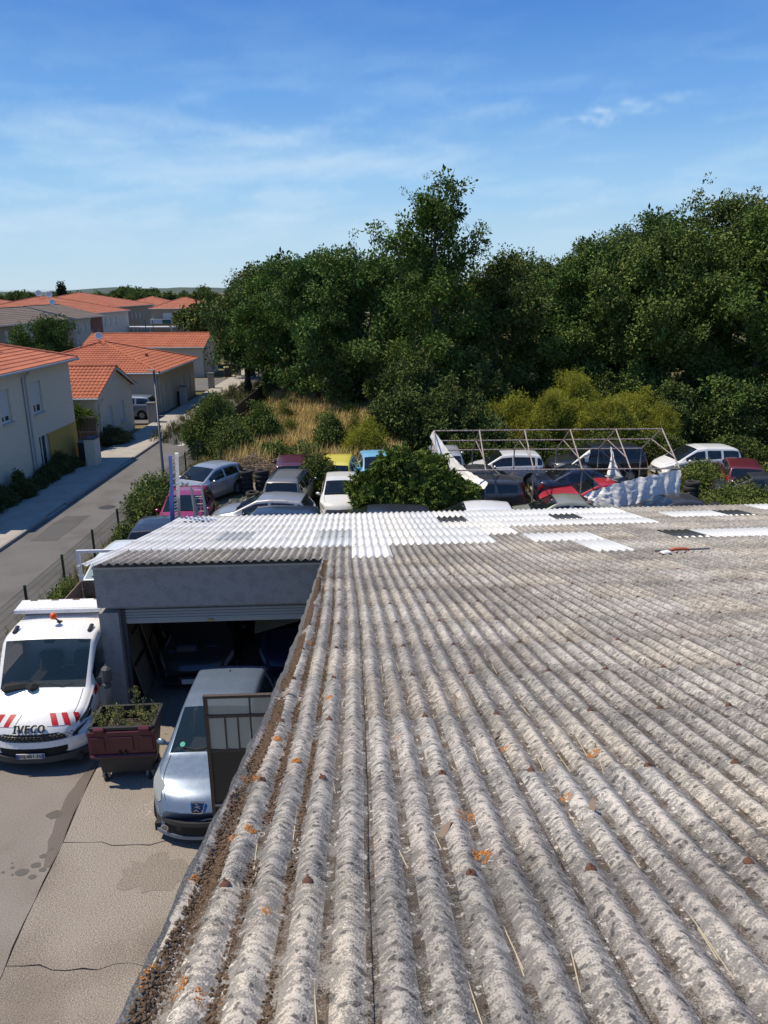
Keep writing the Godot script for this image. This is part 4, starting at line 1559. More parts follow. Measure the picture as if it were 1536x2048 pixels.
func make_roof_litter() -> void:
	rng.seed = 9
	# moss cushions packed in the first troughs
	var lm := SphereMesh.new()
	lm.radius = 0.5; lm.height = 0.8; lm.radial_segments = 8; lm.rings = 4
	var mm := MultiMesh.new()
	mm.transform_format = MultiMesh.TRANSFORM_3D
	mm.use_colors = true
	mm.mesh = lm
	var pl := []
	for i in 60000:
		var s := rnd(1.2, 14.0)
		var tr := rng.randf()
		var u := edge_u(s) + .38 + clampf(rng.randfn() * 0.12, -.25, .25) + .05 * sin(s * 3.1) if tr < 0.72 else (-3.0 + rng.randfn() * 0.07 if tr < 0.90 else -2.0 + rng.randfn() * .05)
		var dens := 0.5 + 0.5 * sin(s * 2.9 + u * 1.3) + 0.35 * sin(s * 7.7 + 1.0)
		if rng.randf() > dens + 0.25: continue
		var d := rnd(.004, .0095)
		pl.append([Transform3D(spin(1.0).scaled(Vector3(d * 1.9, d * .8, d * 1.9)), RS(u, s, rnd(.003, .014))), u])
	mm.instance_count = pl.size()
	for i in pl.size():
		mm.set_instance_transform(i, pl[i][0])
		var c := Color(.065, .042, .028).lerp(Color(.135, .095, .064), rng.randf())
		if rng.randf() < .12: c = Color(.03, .024, .018)
		mm.set_instance_color(i, c)
	var o := MultiMeshInstance3D.new()
	o.name = "moss"
	o.multimesh = mm
	o.material_override = leaf_mat("moss", Color.BLACK, .95)
	add_child(o)
	tag(o, "brown dried moss packed along the left edge of the old roof", "moss", "", "stuff")
	# orange lichen rosettes
	var st := mb()
	for p in [[-4.1, 2.0, .07], [-3.75, 1.95, .05], [-4.2, 1.55, .06], [-3.1, 1.9, .05], [-3.4, 1.62, .05], [-4.15, 2.6, .05], [-3.9, 3.0, .04], [-3.35, 3.05, .03], [-4.0, 3.7, .06], [-3.45, 4.3, .035], [-4.1, 4.9, .05], [-2.5, 3.9, .03], [-3.1, 5.6, .04], [-4.0, 6.4, .05], [-4.05, 7.7, .06], [-3.2, 7.2, .04], [-4.1, 9.3, .06], [-3.7, 11.2, .05], [-4.0, 13.2, .08], [-3.9, 13.8, .07], [-3.1, 2.55, .03], [-2.35, 2.35, .02], [2.9, 3.15, .055], [3.0, 2.75, .045], [1.2, 4.3, .03], [2.2, 4.35, .03], [5.1, 4.05, .03], [-1.6, 5.2, .03], [8.2, 3.9, .04], [6.2, 3.3, .03], [-3.5, 10.0, .05], [-4.1, 12.1, .06]]:
		for k in 110:
			var a := rng.randf() * TAU
			var d: float = p[2] * sqrt(rng.randf()) * (1.0 if rng.randf() < .4 else 1.25)
			if d < p[2] * .45 and rng.randf() < .75: continue
			var pu: float = p[0] if p[0] > -3.6 else edge_u(p[1]) + (p[0] + 4.4)
			var c := RS(pu + cos(a) * d / WAVE * .8, p[1] + sin(a) * d, .006)
			lathe(st, [Vector2(0, .004), Vector2(rnd(.002, .005), .0012), Vector2(.004, -.002)], 5, Transform3D(Basis(Vector3(rng.randfn(), 4, rng.randfn()).normalized(), rng.randf()), c))
	tag(obj(st, "lichen", mat("lichen", .42, .165, .028, .9)), "small orange lichen rosettes on the old roof sheets", "lichen", "", "stuff")
	# dead leaves and husks
	for d in [[2.15, 2.98, .06, .9], [5.0, 4.25, .04, .4], [6.6, 3.1, .045, 1.3], [-3.6, 5.3, .06, .7], [4.2, 5.1, .035, 2.0]]:
		st = mb()
		var t := Transform3D(Basis(Vector3.UP, d[3]), RS(d[0], d[1], .012))
		for i in 6:
			var x0: float = (i / 6.0 - .5) * d[2] * 2
			var x1: float = ((i + 1) / 6.0 - .5) * d[2] * 2
			var w0: float = sin(PI * i / 6.0) * d[2] * .3 + .002
			var w1: float = sin(PI * (i + 1) / 6.0) * d[2] * .3 + .002
			quad(st, t * Vector3(x0, .02 * sin(x0 * 30), -w0), t * Vector3(x1, .02 * sin(x1 * 30), -w1), t * Vector3(x1, .02 * sin(x1 * 30) + .012, w1), t * Vector3(x0, .02 * sin(x0 * 30) + .012, w0))
		tag(obj(st, "dead_leaf", mat("dead_leaf", .19, .135, .095, .8)), "curled brown dead leaf lying on the corrugated roof", "leaf", "dead leaves on the roof")
	# straw in the troughs
	st = mb()
	for i in 70:
		var s := rnd(1.6, 7.0)
		var u := floorf(rnd(-3, 9)) + rng.randfn() * .06
		var l := rnd(.06, .35)
		bar(st, RS(u, s, .006), RS(u + rng.randfn() * .12, s + l, .006), .004, .003)
	tag(obj(st, "straw", mat("straw", .42, .36, .25, .9)), "pale straw stalks lying in the roof troughs", "straw", "", "stuff")
	# a bar with orange grips left on the roof, and a white rag
	var t := thing("pry_bar", "grey bar with an orange grip left on the grey roof", "tool", RS(38.6, 13.75, .0) + Vector3(0, .05, 0), 0.1)
	st = mb(); tube(st, [Vector3(-.5, 0, 0), Vector3(-.2, 0, 0)], .018, 6); tube(st, [Vector3(.2, 0, 0), Vector3(.62, 0, 0)], .018, 6); obj(st, "shaft", mat("steel_dark", .12, .14, .15, .5, .4), t)
	st = mb(); tube(st, [Vector3(-.2, 0, 0), Vector3(-.1, .02, 0), Vector3(.1, .02, 0), Vector3(.2, 0, 0)], [.03, .035, .035, .03], 7); obj(st, "grip", mat("orange_grip", .42, .10, .04, .6), t)
	st = mb(); cbox(st, Transform3D(Basis(Vector3.UP, .4), RS(36.6, 13.6, .03)), Vector3(.2, .05, .14), .02)
	tag(obj(st, "rag", mat("rag", .6, .6, .58, .9)), "small white rag next to the orange gripped bar", "rag")

# ---------- the tipper truck ----------
func on_top(s: Loft, t: float, x: float, lift := 0.004) -> Vector3:
	var side := 1.0 if x >= 0 else -1.0
	var ax := absf(x)
	var a := s.at(t, 11, side)
	for i in range(10, 4, -1):
		var b := s.at(t, i, side)
		if ax <= absf(b.x) or i == 5:
			var f := (ax - absf(a.x)) / maxf(absf(b.x) - absf(a.x), 1e-4)
			return a.lerp(b, clampf(f, 0, 1)) + Vector3(0, lift, lift)
		a = b
	return a

func bow(st: SurfaceTool, half: float, y0: float, y1: float, zf: float, depth: float, k := 0.26, tilt := 0.0) -> void:   # a bar curved in plan like a bumper
	var n := 16
	for i in n:
		var v := []
		for e in 2:
			var x := lerpf(-half, half, float(i + e) / n)
			var z := zf - k * pow(absf(x) / half, 2.4)
			v.append([Vector3(x, y0, z), Vector3(x, y1, z - tilt), Vector3(x, y1, z - tilt - depth), Vector3(x, y0, z - depth)])
		for q in 4: quad(st, v[0][q], v[0][(q + 1) % 4], v[1][(q + 1) % 4], v[1][q])
		if i == 0: quad(st, v[0][3], v[0][2], v[0][1], v[0][0])
		if i == n - 1: quad(st, v[1][0], v[1][1], v[1][2], v[1][3])

func lettering(txt: String, size: float, depth: float, m: Material, parent: Node, t: Transform3D, called := "lettering") -> MeshInstance3D:
	var tm := TextMesh.new()
	var f := SystemFont.new()
	f.font_names = PackedStringArray(["Droid Sans"])
	f.font_weight = 700
	tm.font = f
	tm.text = txt
	tm.font_size = 64
	tm.pixel_size = size / 64.0
	tm.depth = depth
	var o := put(tm, called, m, parent)
	o.transform = t
	return o

func make_truck() -> void:
	var c := loft_car("cab")
	var s: Loft = c["s"]
	var t := thing("tipper_truck", "white tipper truck with red warning stripes and an orange beacon, parked beside the garage", "truck", Vector3(-6.68, 0, -13.62), TH)
	var white := paint("truck_white", .74, .74, .73, 0.0, .35)
	var blk := mat("black_plastic", .018, .018, .018, 0.5)
	put(c["body"], "cab", white, t)
	put(c["chassis"], "chassis", mat("chassis", .02, .02, .02, 0.9), t)
	put(c["interior"], "interior", mat("truck_inside", .055, .06, .06, .85), t)
	put(c["steering_wheel"], "steering_wheel", blk, t).position.y = .12
	var gl := glass_mat("truck_glass", .02, .035, .035, .42)
	put(c["windscreen"], "windscreen", gl, t)
	for k in ["side_l0", "side_r0"]: put(c[k], "side_window", gl, t)
	var st := mb()
	cbox(st, Transform3D(Basis(Vector3.UP, .3), Vector3(-.5, 1.33, .36)), Vector3(.55, .14, .26), .06)
	cbox(st, Transform3D(Basis(Vector3.UP, -.5), Vector3(-.2, 1.34, .42)), Vector3(.25, .16, .2), .07)
	obj(st, "jacket", mat("jacket", .012, .013, .014, .95), t)
	var wz := s.L / 2 - .36 * s.L
	for z in [wz, wz - 3.3]:
		for side in [-1.0, 1.0 if z == wz else .78]:
			var o := put(c["tyre"], "wheel", mat("tyre", .018, .018, .018, 0.85), t)
			o.position = Vector3(side * (s.W / 2 - .16), s.wr, z)
			if side < 0: o.rotation.y = PI
			put(c["rim"], "rim", mat("truck_rim", .35, .35, .35, .5), o)
	# nose: grille, bumper, mouth, plate
	var zf := s.L / 2
	st = mb(); bow(st, .80, .665, .80, zf + .035, .08, .24, .02); obj(st, "grille", blk, t)
	for r in 3:
		for k in 22:
			var x := -.72 + k * .0686 + (r % 2) * .034
			st = mb()
			var z := zf + .045 - .24 * pow(absf(x) / .80, 2.4)
			cbox(st, Transform3D(Basis(), Vector3(x, .695 + r * .038, z)), Vector3(.05, .012, .03), .003)
			obj(st, "grille_slat", mat("grille_slat", .05, .05, .05, .4), t)
	st = mb(); bow(st, .93, .545, .66, zf + .07, .14, .30, .02); obj(st, "bumper", white, t)
	st = mb(); bow(st, .80, .36, .54, zf + .045, .10, .27); obj(st, "lower_mouth", mat("mouth", .006, .006, .006, .8), t)
	st = mb(); bow(st, .97, .24, .36, zf + .075, .16, .34); obj(st, "skirt", mat("grey_plastic", .035, .035, .037, .65), t)
	st = mb(); cbox(st, Transform3D(Basis(), Vector3(.0, .40, zf + .085)), Vector3(.52, .11, .016), .004)
	var pl := obj(st, "number_plate", mat("plate_white", .55, .55, .5, 0.5), t)
	st = mb(); box_at(st, Transform3D(Basis(), Vector3(-.235, .40, zf + .0945)), Vector3(.042, .10, .003)); obj(st, "blue_band", mat("plate_blue", .01, .05, .28, .4), pl)
	st = mb(); box_at(st, Transform3D(Basis(), Vector3(.235, .40, zf + .0945)), Vector3(.042, .10, .003)); obj(st, "blue_band", mat("plate_blue"), pl)
	lettering("DQ-681-ZG", .085, .004, mat("plate_ink", .01, .01, .01, .5), pl, Transform3D(Basis(), Vector3(0, .40, zf + .096)), "plate_letters")
	# black corner shells with lamps; headlights swept up along the wings
	for side in [-1.0, 1.0]:
		st = mb(); st.set_smooth_group(0); skin(st, s, side, .015, .22, 2.6, 3.6, .008, 8, 4); obj(st, "lamp_shell", blk, t)
		st = mb(); st.set_smooth_group(0); skin(st, s, side, .07, .30, 3.7, 4.9, .010, 8, 4); obj(st, "headlight", mat("truck_lamp", .10, .11, .12, .08, .4), t)
		st = mb(); st.set_smooth_group(0); skin(st, s, side, .29, .335, 4.2, 4.9, .014, 3, 3); obj(st, "indicator", mat("indicator", .65, .22, .03, .25), t)
	# red and white chevrons on the bonnet lip
	var red := mat("red_film", .42, .006, .012, .35)
	var silver := mat("silver_film", .62, .62, .60, .35)
	for m in range(2, 8):
		for side in [-1.0, 1.0]:
			var x0 = (.09 + m * .105) * side
			st = mb(); st.set_smooth_group(0)
			var n := 4
			for a in n:
				var ta := lerpf(.030, .115, float(a) / n)
				var tb := lerpf(.030, .115, float(a + 1) / n)
				var sh = -.10 * side
				var xa = x0 + sh * a / n
				var xb = x0 + sh * (a + 1) / n
				var p := [on_top(s, ta, xa, .007), on_top(s, tb, xb, .007), on_top(s, tb, xb + .10 * side, .007), on_top(s, ta, xa + .10 * side, .007)]
				quad(st, p[0], p[1], p[2], p[3])
			obj(st, "chevron", red if m % 2 else silver, t)
	lettering("IVECO", .20, .02, mat("letters_dark", .02, .022, .024, .35, .4), t, Transform3D(Basis(Vector3.RIGHT, -.72), on_top(s, .02, 0, .02) + Vector3(0, .0, .015)), "lettering")
	for side in [-1.0, 1.0]:     # red squares on the wing
		for k in 2:
			st = mb(); st.set_smooth_group(0); skin(st, s, side, .34 + k * .10, .405 + k * .10, 3.15, 3.95, .008, 2, 2); obj(st, "wing_marker", red, t)
		# mirror
		st = mb(); var mp := s.point(.44, 4.3, side)
		cbox(st, Transform3D(Basis(Vector3.UP, side * -.2), mp + Vector3(side * .22, .16, .06)), Vector3(.20, .36, .15), .06)
		cbox(st, Transform3D(Basis(), mp + Vector3(side * .2, -.08, .05)), Vector3(.17, .14, .13), .05)
		bar(st, mp, mp + Vector3(side * .2, .1, .05), .06, .1)
		obj(st, "mirror", mat("mirror_grey", .075, .075, .075, .6), t)
		# roof marker lamp
		st = mb(); cbox(st, Transform3D(Basis(Vector3.RIGHT, .25), on_top(s, .69, side * .74, .03)), Vector3(.09, .06, .24), .03); obj(st, "marker_lamp", mat("marker", .03, .03, .03, .25), t)
	put(c["wiper"], "wiper", blk, t)
	put(c["seam"], "door_seam", mat("rubber", .01, .01, .01, .9), t)
	# beacon on its stalk
	st = mb(); tube(st, [on_top(s, .80, .02, -.01), on_top(s, .80, .0, .12), on_top(s, .80, -.02, .14)], [.022, .018, .03], 8)
	lathe(st, [Vector2(0, .012), Vector2(.05, .012), Vector2(.06, 0)], 12, Transform3D(Basis(), on_top(s, .80, .02, 0)))
	var bc := obj(st, "beacon", mat("beacon_base", .02, .02, .02, .6), t)
	st = mb(); st.set_smooth_group(0)
	lathe(st, [Vector2(0, .12), Vector2(.04, .112), Vector2(.062, .08), Vector2(.068, .03), Vector2(.06, 0), Vector2(0, -.004)], 14, Transform3D(Basis(Vector3.BACK, .12), on_top(s, .80, -.03, .14)))
	obj(st, "beacon_dome", mat("beacon_orange", .75, .09, .008, .2), bc)
	# rear of cab, frame, bed
	st = mb(); bx(st, Vector3(-.40, .45, -5.2), Vector3(.40, .68, -.9)); obj(st, "frame_rail", mat("chassis"), t)
	st = mb(); cbox(st, Transform3D(Basis(), Vector3(-.08, 1.55, -1.42)), Vector3(1.74, 1.5, .05), .01); obj(st, "headboard", mat("headboard_grey", .16, .165, .17, .6), t)
	st = mb(); cbox(st, Transform3D(Basis(Vector3.RIGHT, .10), Vector3(-.08, 2.36, -1.22)), Vector3(1.8, .05, .42), .02); bx(st, Vector3(-.97, 2.28, -1.0), Vector3(.80, 2.36, -.96))
	obj(st, "headboard_canopy", white, t)
	st = mb()
	for k in 4: bx(st, Vector3(-.78 + k * .44, 2.392, -1.40), Vector3(-.64 + k * .44, 2.41, -1.36))
	obj(st, "canopy_slot", mat("slot_rust", .12, .08, .06, .9), t)
	var wood := ground_mat("bed_wood", noise_tex(70, .05, [[.10, .07, .05], [.19, .14, .105], [.27, .22, .18]], [.2, .5, .85], 256, 5), null, 1.6, 1.0, .85)
	st = mb(); bx(st, Vector3(-1.05, .82, -5.1), Vector3(.74, .90, -1.5)); obj(st, "bed_floor", wood, t)
	for side in [-1.07, .76]:
		for k in 2:
			st = mb(); cbox(st, Transform3D(Basis(), Vector3(side, 1.05 + k * .235, -3.3)), Vector3(.035, .225, 3.55), .008); obj(st, "side_board", wood, t)
	for k in 2:
		st = mb(); cbox(st, Transform3D(Basis(), Vector3(-.155, 1.05 + k * .235, -5.1)), Vector3(1.8, .225, .035), .008); obj(st, "tail_board", wood, t)
	st = mb()
	bx(st, Vector3(-1.12, .8, -5.2), Vector3(-1.04, 2.15, -5.13)); obj(st, "tail_post", white, t)
	st = mb(); bx(st, Vector3(.70, .8, -5.2), Vector3(.78, 2.15, -5.13)); obj(st, "tail_post", white, t)
	st = mb(); bx(st, Vector3(-1.12, 2.15, -5.2), Vector3(.78, 2.22, -5.13)); obj(st, "tail_rail", white, t)

# ---------- the grey hatchback in the yard ----------
func make_near_car() -> void:
	var metal := paint("blue_grey", .15, .20, .275, .4, .40)
	var t := car("hatchback", "hatch", "blue grey metallic hatchback with a lion badge, parked nose out before the garage", Vector3(-3.07, 0, -12.36), 0.012, metal, "", glass_mat("near_glass", .02, .035, .035, .45), 1.01, false, true)
	var s: Loft = loft_car("hatch")["s"]
	metal.clearcoat_roughness = .3
	metal.clearcoat = .45
	for ch in t.get_children():
		if ch.name == &"number_plate":
			t.remove_child(ch)
			ch.free()
			break
	var zf := s.L / 2
	var blk := mat("black_plastic")
	for side in [-1.0, 1.0]:
		# teardrop headlight
		var st := mb(); st.set_smooth_group(0)
		var n := 9
		var prev := []
		for i in n + 1:
			var f := float(i) / n
			var tt := lerpf(.03, .215, f)
			var hw_ := 4.6 * pow(sin(PI * lerpf(.16, 1.0, pow(f, .8))), .8) + .05
			var ci := lerpf(6.0, 6.6, f)
			var row := []
			for k in 5:
				var q := s.point(tt, ci + (k / 4.0 - .5) * hw_ * 1.3, side)
				row.append(q + Vector3(side * .006, .005, .009))
			if i:
				for k in 4:
					if side > 0: quad(st, prev[k], prev[k + 1], row[k + 1], row[k])
					else: quad(st, row[k], row[k + 1], prev[k + 1], prev[k])
			prev = row
		obj(st, "headlight", mat("near_lamp", .33, .34, .31, .08, .3), t)
		st = mb(); lathe(st, [Vector2(.045, .012), Vector2(.062, .014), Vector2(.066, 0)], 16, Transform3D(Basis(Vector3.RIGHT, PI / 2), Vector3(side * .56, .315, zf - .075)))
		var ring := obj(st, "fog_lamp_ring", mat("chrome", .62, .62, .62, .12, 1.0), t)
		st = mb(); lathe(st, [Vector2(0, .004), Vector2(.046, .002)], 16, Transform3D(Basis(Vector3.RIGHT, PI / 2), Vector3(side * .56, .315, zf - .075)))
		obj(st, "fog_lamp", mat("near_lamp"), ring)
	var st := mb(); bow(st, .62, .235, .40, zf + .035, .06, .18); obj(st, "bumper_mouth", mat("mouth", .006, .006, .006, .8), t)
	st = mb(); bow(st, .70, .405, .475, zf + .055, .07, .25); obj(st, "bumper_strip", mat("dark_trim", .028, .03, .033, .35), t)
	st = mb(); bow(st, .72, .165, .225, zf + .05, .08, .24); obj(st, "spoiler_lip", metal, t)
	# emblem: chrome shield, dark field, lion
	var e := Transform3D(Basis(Vector3.RIGHT, -.60), on_top(s, .020, 0, .004) + Vector3(0, -.02, .022))
	st = mb()
	var sh := [Vector2(-.115, .075), Vector2(.115, .075), Vector2(.10, -.03), Vector2(.07, -.085), Vector2(-.07, -.085), Vector2(-.10, -.03)]
	for i in sh.size():
		var a: Vector2 = sh[i]
		var b: Vector2 = sh[(i + 1) % sh.size()]
		bar(st, e * Vector3(a.x, a.y, 0), e * Vector3(b.x, b.y, 0), .016, .016)
	var em := obj(st, "emblem", mat("chrome"), t)
	st = mb()
	for i in range(1, sh.size() - 1): tri(st, e * Vector3(sh[0].x, sh[0].y, .001), e * Vector3(sh[i].x, sh[i].y, .001), e * Vector3(sh[i + 1].x, sh[i + 1].y, .001))
	obj(st, "badge_field", mat("badge_field", .01, .018, .05, .2), em)
	st = mb()
	var lion := [[-.035, .045, .0, .05], [.0, .05, .028, .03], [-.02, .03, .02, -.005], [.02, -.005, -.01, -.035], [-.01, -.035, .03, -.06], [.0, .02, .045, .01], [.01, .0, .05, -.02], [-.012, -.03, -.05, -.06], [.02, .0, -.045, .01]]
	for l in lion: bar(st, e * Vector3(l[0], l[1], .008), e * Vector3(l[2], l[3], .008), .017, .010)
	obj(st, "lion", mat("chrome"), em)
	# sticker behind the screen, aerial
	st = mb()
	var sp := s.point(s.cowl + .035, 9.6, -1.0) + Vector3(0, .012, .012)
	var nn := Vector3(0, .8, .6)
	lathe(st, [Vector2(0, .002), Vector2(.045, .001)], 14, Transform3D(Basis(Vector3.RIGHT, .65), sp))
	obj(st, "sticker", mat("sticker", .05, .35, .25, .6), t)
	st = mb(); tube(st, [on_top(s, .80, 0, 0), on_top(s, .82, 0, .05)], [.02, .006], 6); obj(st, "aerial", blk, t)

# ---------- wheeled container full of weeds ----------
func make_bin() -> void:
	rng.seed = 21
	var t := thing("wheeled_bin", "black wheeled container with its maroon lid hanging open, full of weeds", "bin", Vector3(-4.80, -.03, -12.42), 0.06)
	var blk := mat("bin_black", .022, .022, .023, .55)
	var st := mb()
	var lo := [Vector2(-.45, .30), Vector2(.45, .30), Vector2(.45, -.28), Vector2(-.45, -.28)]
	var hi := [Vector2(-.56, .38), Vector2(.56, .38), Vector2(.56, -.38), Vector2(-.56, -.38)]
	for i in 4:
		var j := (i + 1) % 4
		var a := Vector3(lo[i].x, .20, lo[i].y)
		var b := Vector3(lo[j].x, .20, lo[j].y)
		var c := Vector3(hi[j].x, 1.16, hi[j].y)
		var d := Vector3(hi[i].x, 1.16, hi[i].y)
		quad(st, b, a, d, c)
		var k := Vector3(.94, 1, .92)
		quad(st, a * k, b * k, c * k, d * k)
		quad(st, d, d * k, c * k, c)
	quad(st, Vector3(-.45, .2, -.28), Vector3(.45, .2, -.28), Vector3(.45, .2, .3), Vector3(-.45, .2, .3))
	obj(st, "tub", blk, t)
	st = mb()
	for i in 4:
		var j := (i + 1) % 4
		bar(st, Vector3(hi[i].x, 1.17, hi[i].y), Vector3(hi[j].x, 1.17, hi[j].y), .06, .05)
	for x in [-.3, 0.0, .3]: cbox(st, Transform3D(Basis(), Vector3(x, .7, -.37)), Vector3(.04, .8, .04), .01)
	obj(st, "rim", blk, t)
	# lid: hinged on the front rim, hanging down
	var ma := mat("maroon", .075, .012, .018, .38)
	var lt := Transform3D(Basis(Vector3.RIGHT, .04), Vector3(0, 1.13, .425))
	st = mb(); cbox(st, lt * Transform3D(Basis(), Vector3(0, -.27, 0)), Vector3(1.20, .54, .035), .03)
	var lid := obj(st, "lid", ma, t)
	for p in [[-.43, .26], [0.0, .42], [.43, .26]]:
		st = mb(); cbox(st, lt * Transform3D(Basis(), Vector3(p[0], -.25, .024)), Vector3(p[1], .30, .03), .012); obj(st, "lid_panel", ma, lid)
	st = mb(); cbox(st, lt * Transform3D(Basis(), Vector3(0, -.50, .03)), Vector3(1.18, .07, .07), .025); obj(st, "lid_lip", ma, lid)
	for x in [-.38, .42]:
		st = mb(); cbox(st, lt * Transform3D(Basis(), Vector3(x, .03, .0)), Vector3(.2, .09, .09), .02); obj(st, "hinge", ma, lid)
	st = mb()
	for x in [-.04, .06]: cbox(st, lt * Transform3D(Basis(), Vector3(x, -.42, .05)), Vector3(.04, .10, .02), .008)
	obj(st, "lid_hole", mat("rubber", .01, .01, .01, .9), lid)
	for x in [-.4, .4]:
		for z in [-.24, .26]:
			st = mb(); st.set_smooth_group(0)
			lathe(st, [Vector2(0, .03), Vector2(.075, .028), Vector2(.085, .01), Vector2(.085, -.01), Vector2(.075, -.028), Vector2(0, -.03)], 16, Transform3D(Basis(Vector3.FORWARD, PI / 2), Vector3(x, .085, z)))
			var wh := obj(st, "wheel", mat("tyre"), t)
			st = mb(); bar(st, Vector3(x - .05, .085, z), Vector3(x - .04, .2, z), .03, .05); bar(st, Vector3(x + .05, .085, z), Vector3(x + .04, .2, z), .03, .05); obj(st, "fork", mat("galva", .3, .3, .3, .5, .6), wh)
	# weeds growing in it
	var wd := thing("weeds", "straggling green weeds growing out of the black container", "plant", Vector3(-4.80, .95, -12.42), .06)
	st = mb()
	var pl := []
	for i in 34:
		var p := Vector3(rnd(-.55, .5), 0, rnd(-.3, .36))
		var h := rnd(.18, .42) + (.32 if i in [3, 11, 20] else 0.0)
		var q := p + Vector3(rnd(-.12, .12), h, rnd(-.05, .12))
		tube(st, [p, p.lerp(q, .5) + Vector3(rnd(-.04, .04), 0, rnd(-.04, .04)), q], [.006, .005, .002], 4, false)
		for k in 4: pl.append(Transform3D(spin(rnd(.4, .75)), p.lerp(q, rnd(.25, 1.02))))
	obj(st, "stems", mat("weed_stem", .10, .10, .04, .9), wd)
	leaves(wd, "foliage", "weed", pl, Color(.14, .16, .06), Color(.25, .25, .11), lin(.08, .09, .03))
	st = mb(); bx(st, Vector3(-.5, -.2, -.32), Vector3(.5, -.04, .34)); obj(st, "soil", mat("soil", .035, .028, .02, .95), wd)

# ---------- glazed steel door leaf, yellow ladder ----------
func make_door_leaf() -> void:
	var t := thing("door_leaf", "rusty steel door leaf with glazed upper half, standing open beside the grey hatchback", "door", Vector3(-1.85, 0, -10.02), .04)
	var steel := ground_mat("door_steel", noise_tex(75, .07, [[.035, .028, .024], [.07, .05, .04], [.15, .075, .045]], [.3, .6, .9], 256, 5), null, 2.0, 1.0, .7)
	var x0 := -.82
	var x1 := .78
	var st := mb()
	for x in [x0, .42, x1]:
		st = mb(); bx(st, Vector3(x - .028, .04, -.025), Vector3(x + .028, 2.92, .025)); obj(st, "stile", steel, t)
	for y in [.06, 2.03, 2.62, 2.94]:
		st = mb(); bx(st, Vector3(x0 - .03, y - .022, -.03), Vector3(x1 + .03, y + .022, .03)); obj(st, "rail", steel, t)
	for b in [[-.55, 2.05, 2.60], [-.36, 2.05, 2.60], [-.17, 2.05, 2.92]]:
		st = mb(); bx(st, Vector3(b[0] - .011, b[1], -.014), Vector3(b[0] + .011, b[2], .014)); obj(st, "glazing_bar", steel, t)
	var dirty := glass_mat("dirty_glass", .45, .47, .41, .5)
	dirty.roughness = .3
	for p in [[x0, -.55, 2.05, 2.6], [-.55, -.36, 2.05, 2.6], [-.36, -.17, 2.05, 2.6], [-.17, .42, 2.05, 2.6], [x0, -.17, 2.64, 2.92], [-.17, .42, 2.64, 2.92], [.42, x1, 2.05, 2.6], [.42, x1, 2.64, 2.92]]:
		st = mb(); bx(st, Vector3(p[0] + .012, p[2], -.003), Vector3(p[1] - .012, p[3], .003)); obj(st, "pane", dirty, t)
	var pan := mat("door_panel", .016, .017, .019, .45)
	st = mb(); bx(st, Vector3(x0 + .03, .09, -.012), Vector3(.39, 1.05, .0)); obj(st, "lower_panel", pan, t)
	st = mb(); bx(st, Vector3(x0 + .03, 1.09, -.012), Vector3(.39, 2.0, .0)); obj(st, "lower_panel", pan, t)
	st = mb(); bx(st, Vector3(.45, .09, -.012), Vector3(x1 - .03, 2.0, .0)); obj(st, "lower_panel", pan, t)
	st = mb(); bar(st, Vector3(x0 + .02, 1.07, .01), Vector3(.4, 1.07, .01), .03, .035); obj(st, "cross_bar", mat("galva", .3, .3, .3, .5, .6), t)
	st = mb(); bar(st, Vector3(-.40, 1.1, .02), Vector3(.3, 1.75, .02), .02, .03); obj(st, "brace", mat("galva"), t)
	var l := thing("step_ladder", "yellow ladder leaning behind the rusty steel door leaf", "ladder", Vector3(-1.45, 0, -10.75))
	var ym := mat("yellow_paint", .65, .48, .02, .5)
	for x in [-.2, .2]:
		st = mb(); bar(st, Vector3(x, 0, -.3), Vector3(x, 2.35, .1), .03, .07); obj(st, "side_rail", ym, l)
	for k in 8:
		st = mb(); var f := .1 + k * .115
		bar(st, Vector3(-.2, 2.35 * f, -.3 + .4 * f), Vector3(.2, 2.35 * f, -.3 + .4 * f), .03, .03); obj(st, "rung", mat("galva"), l)

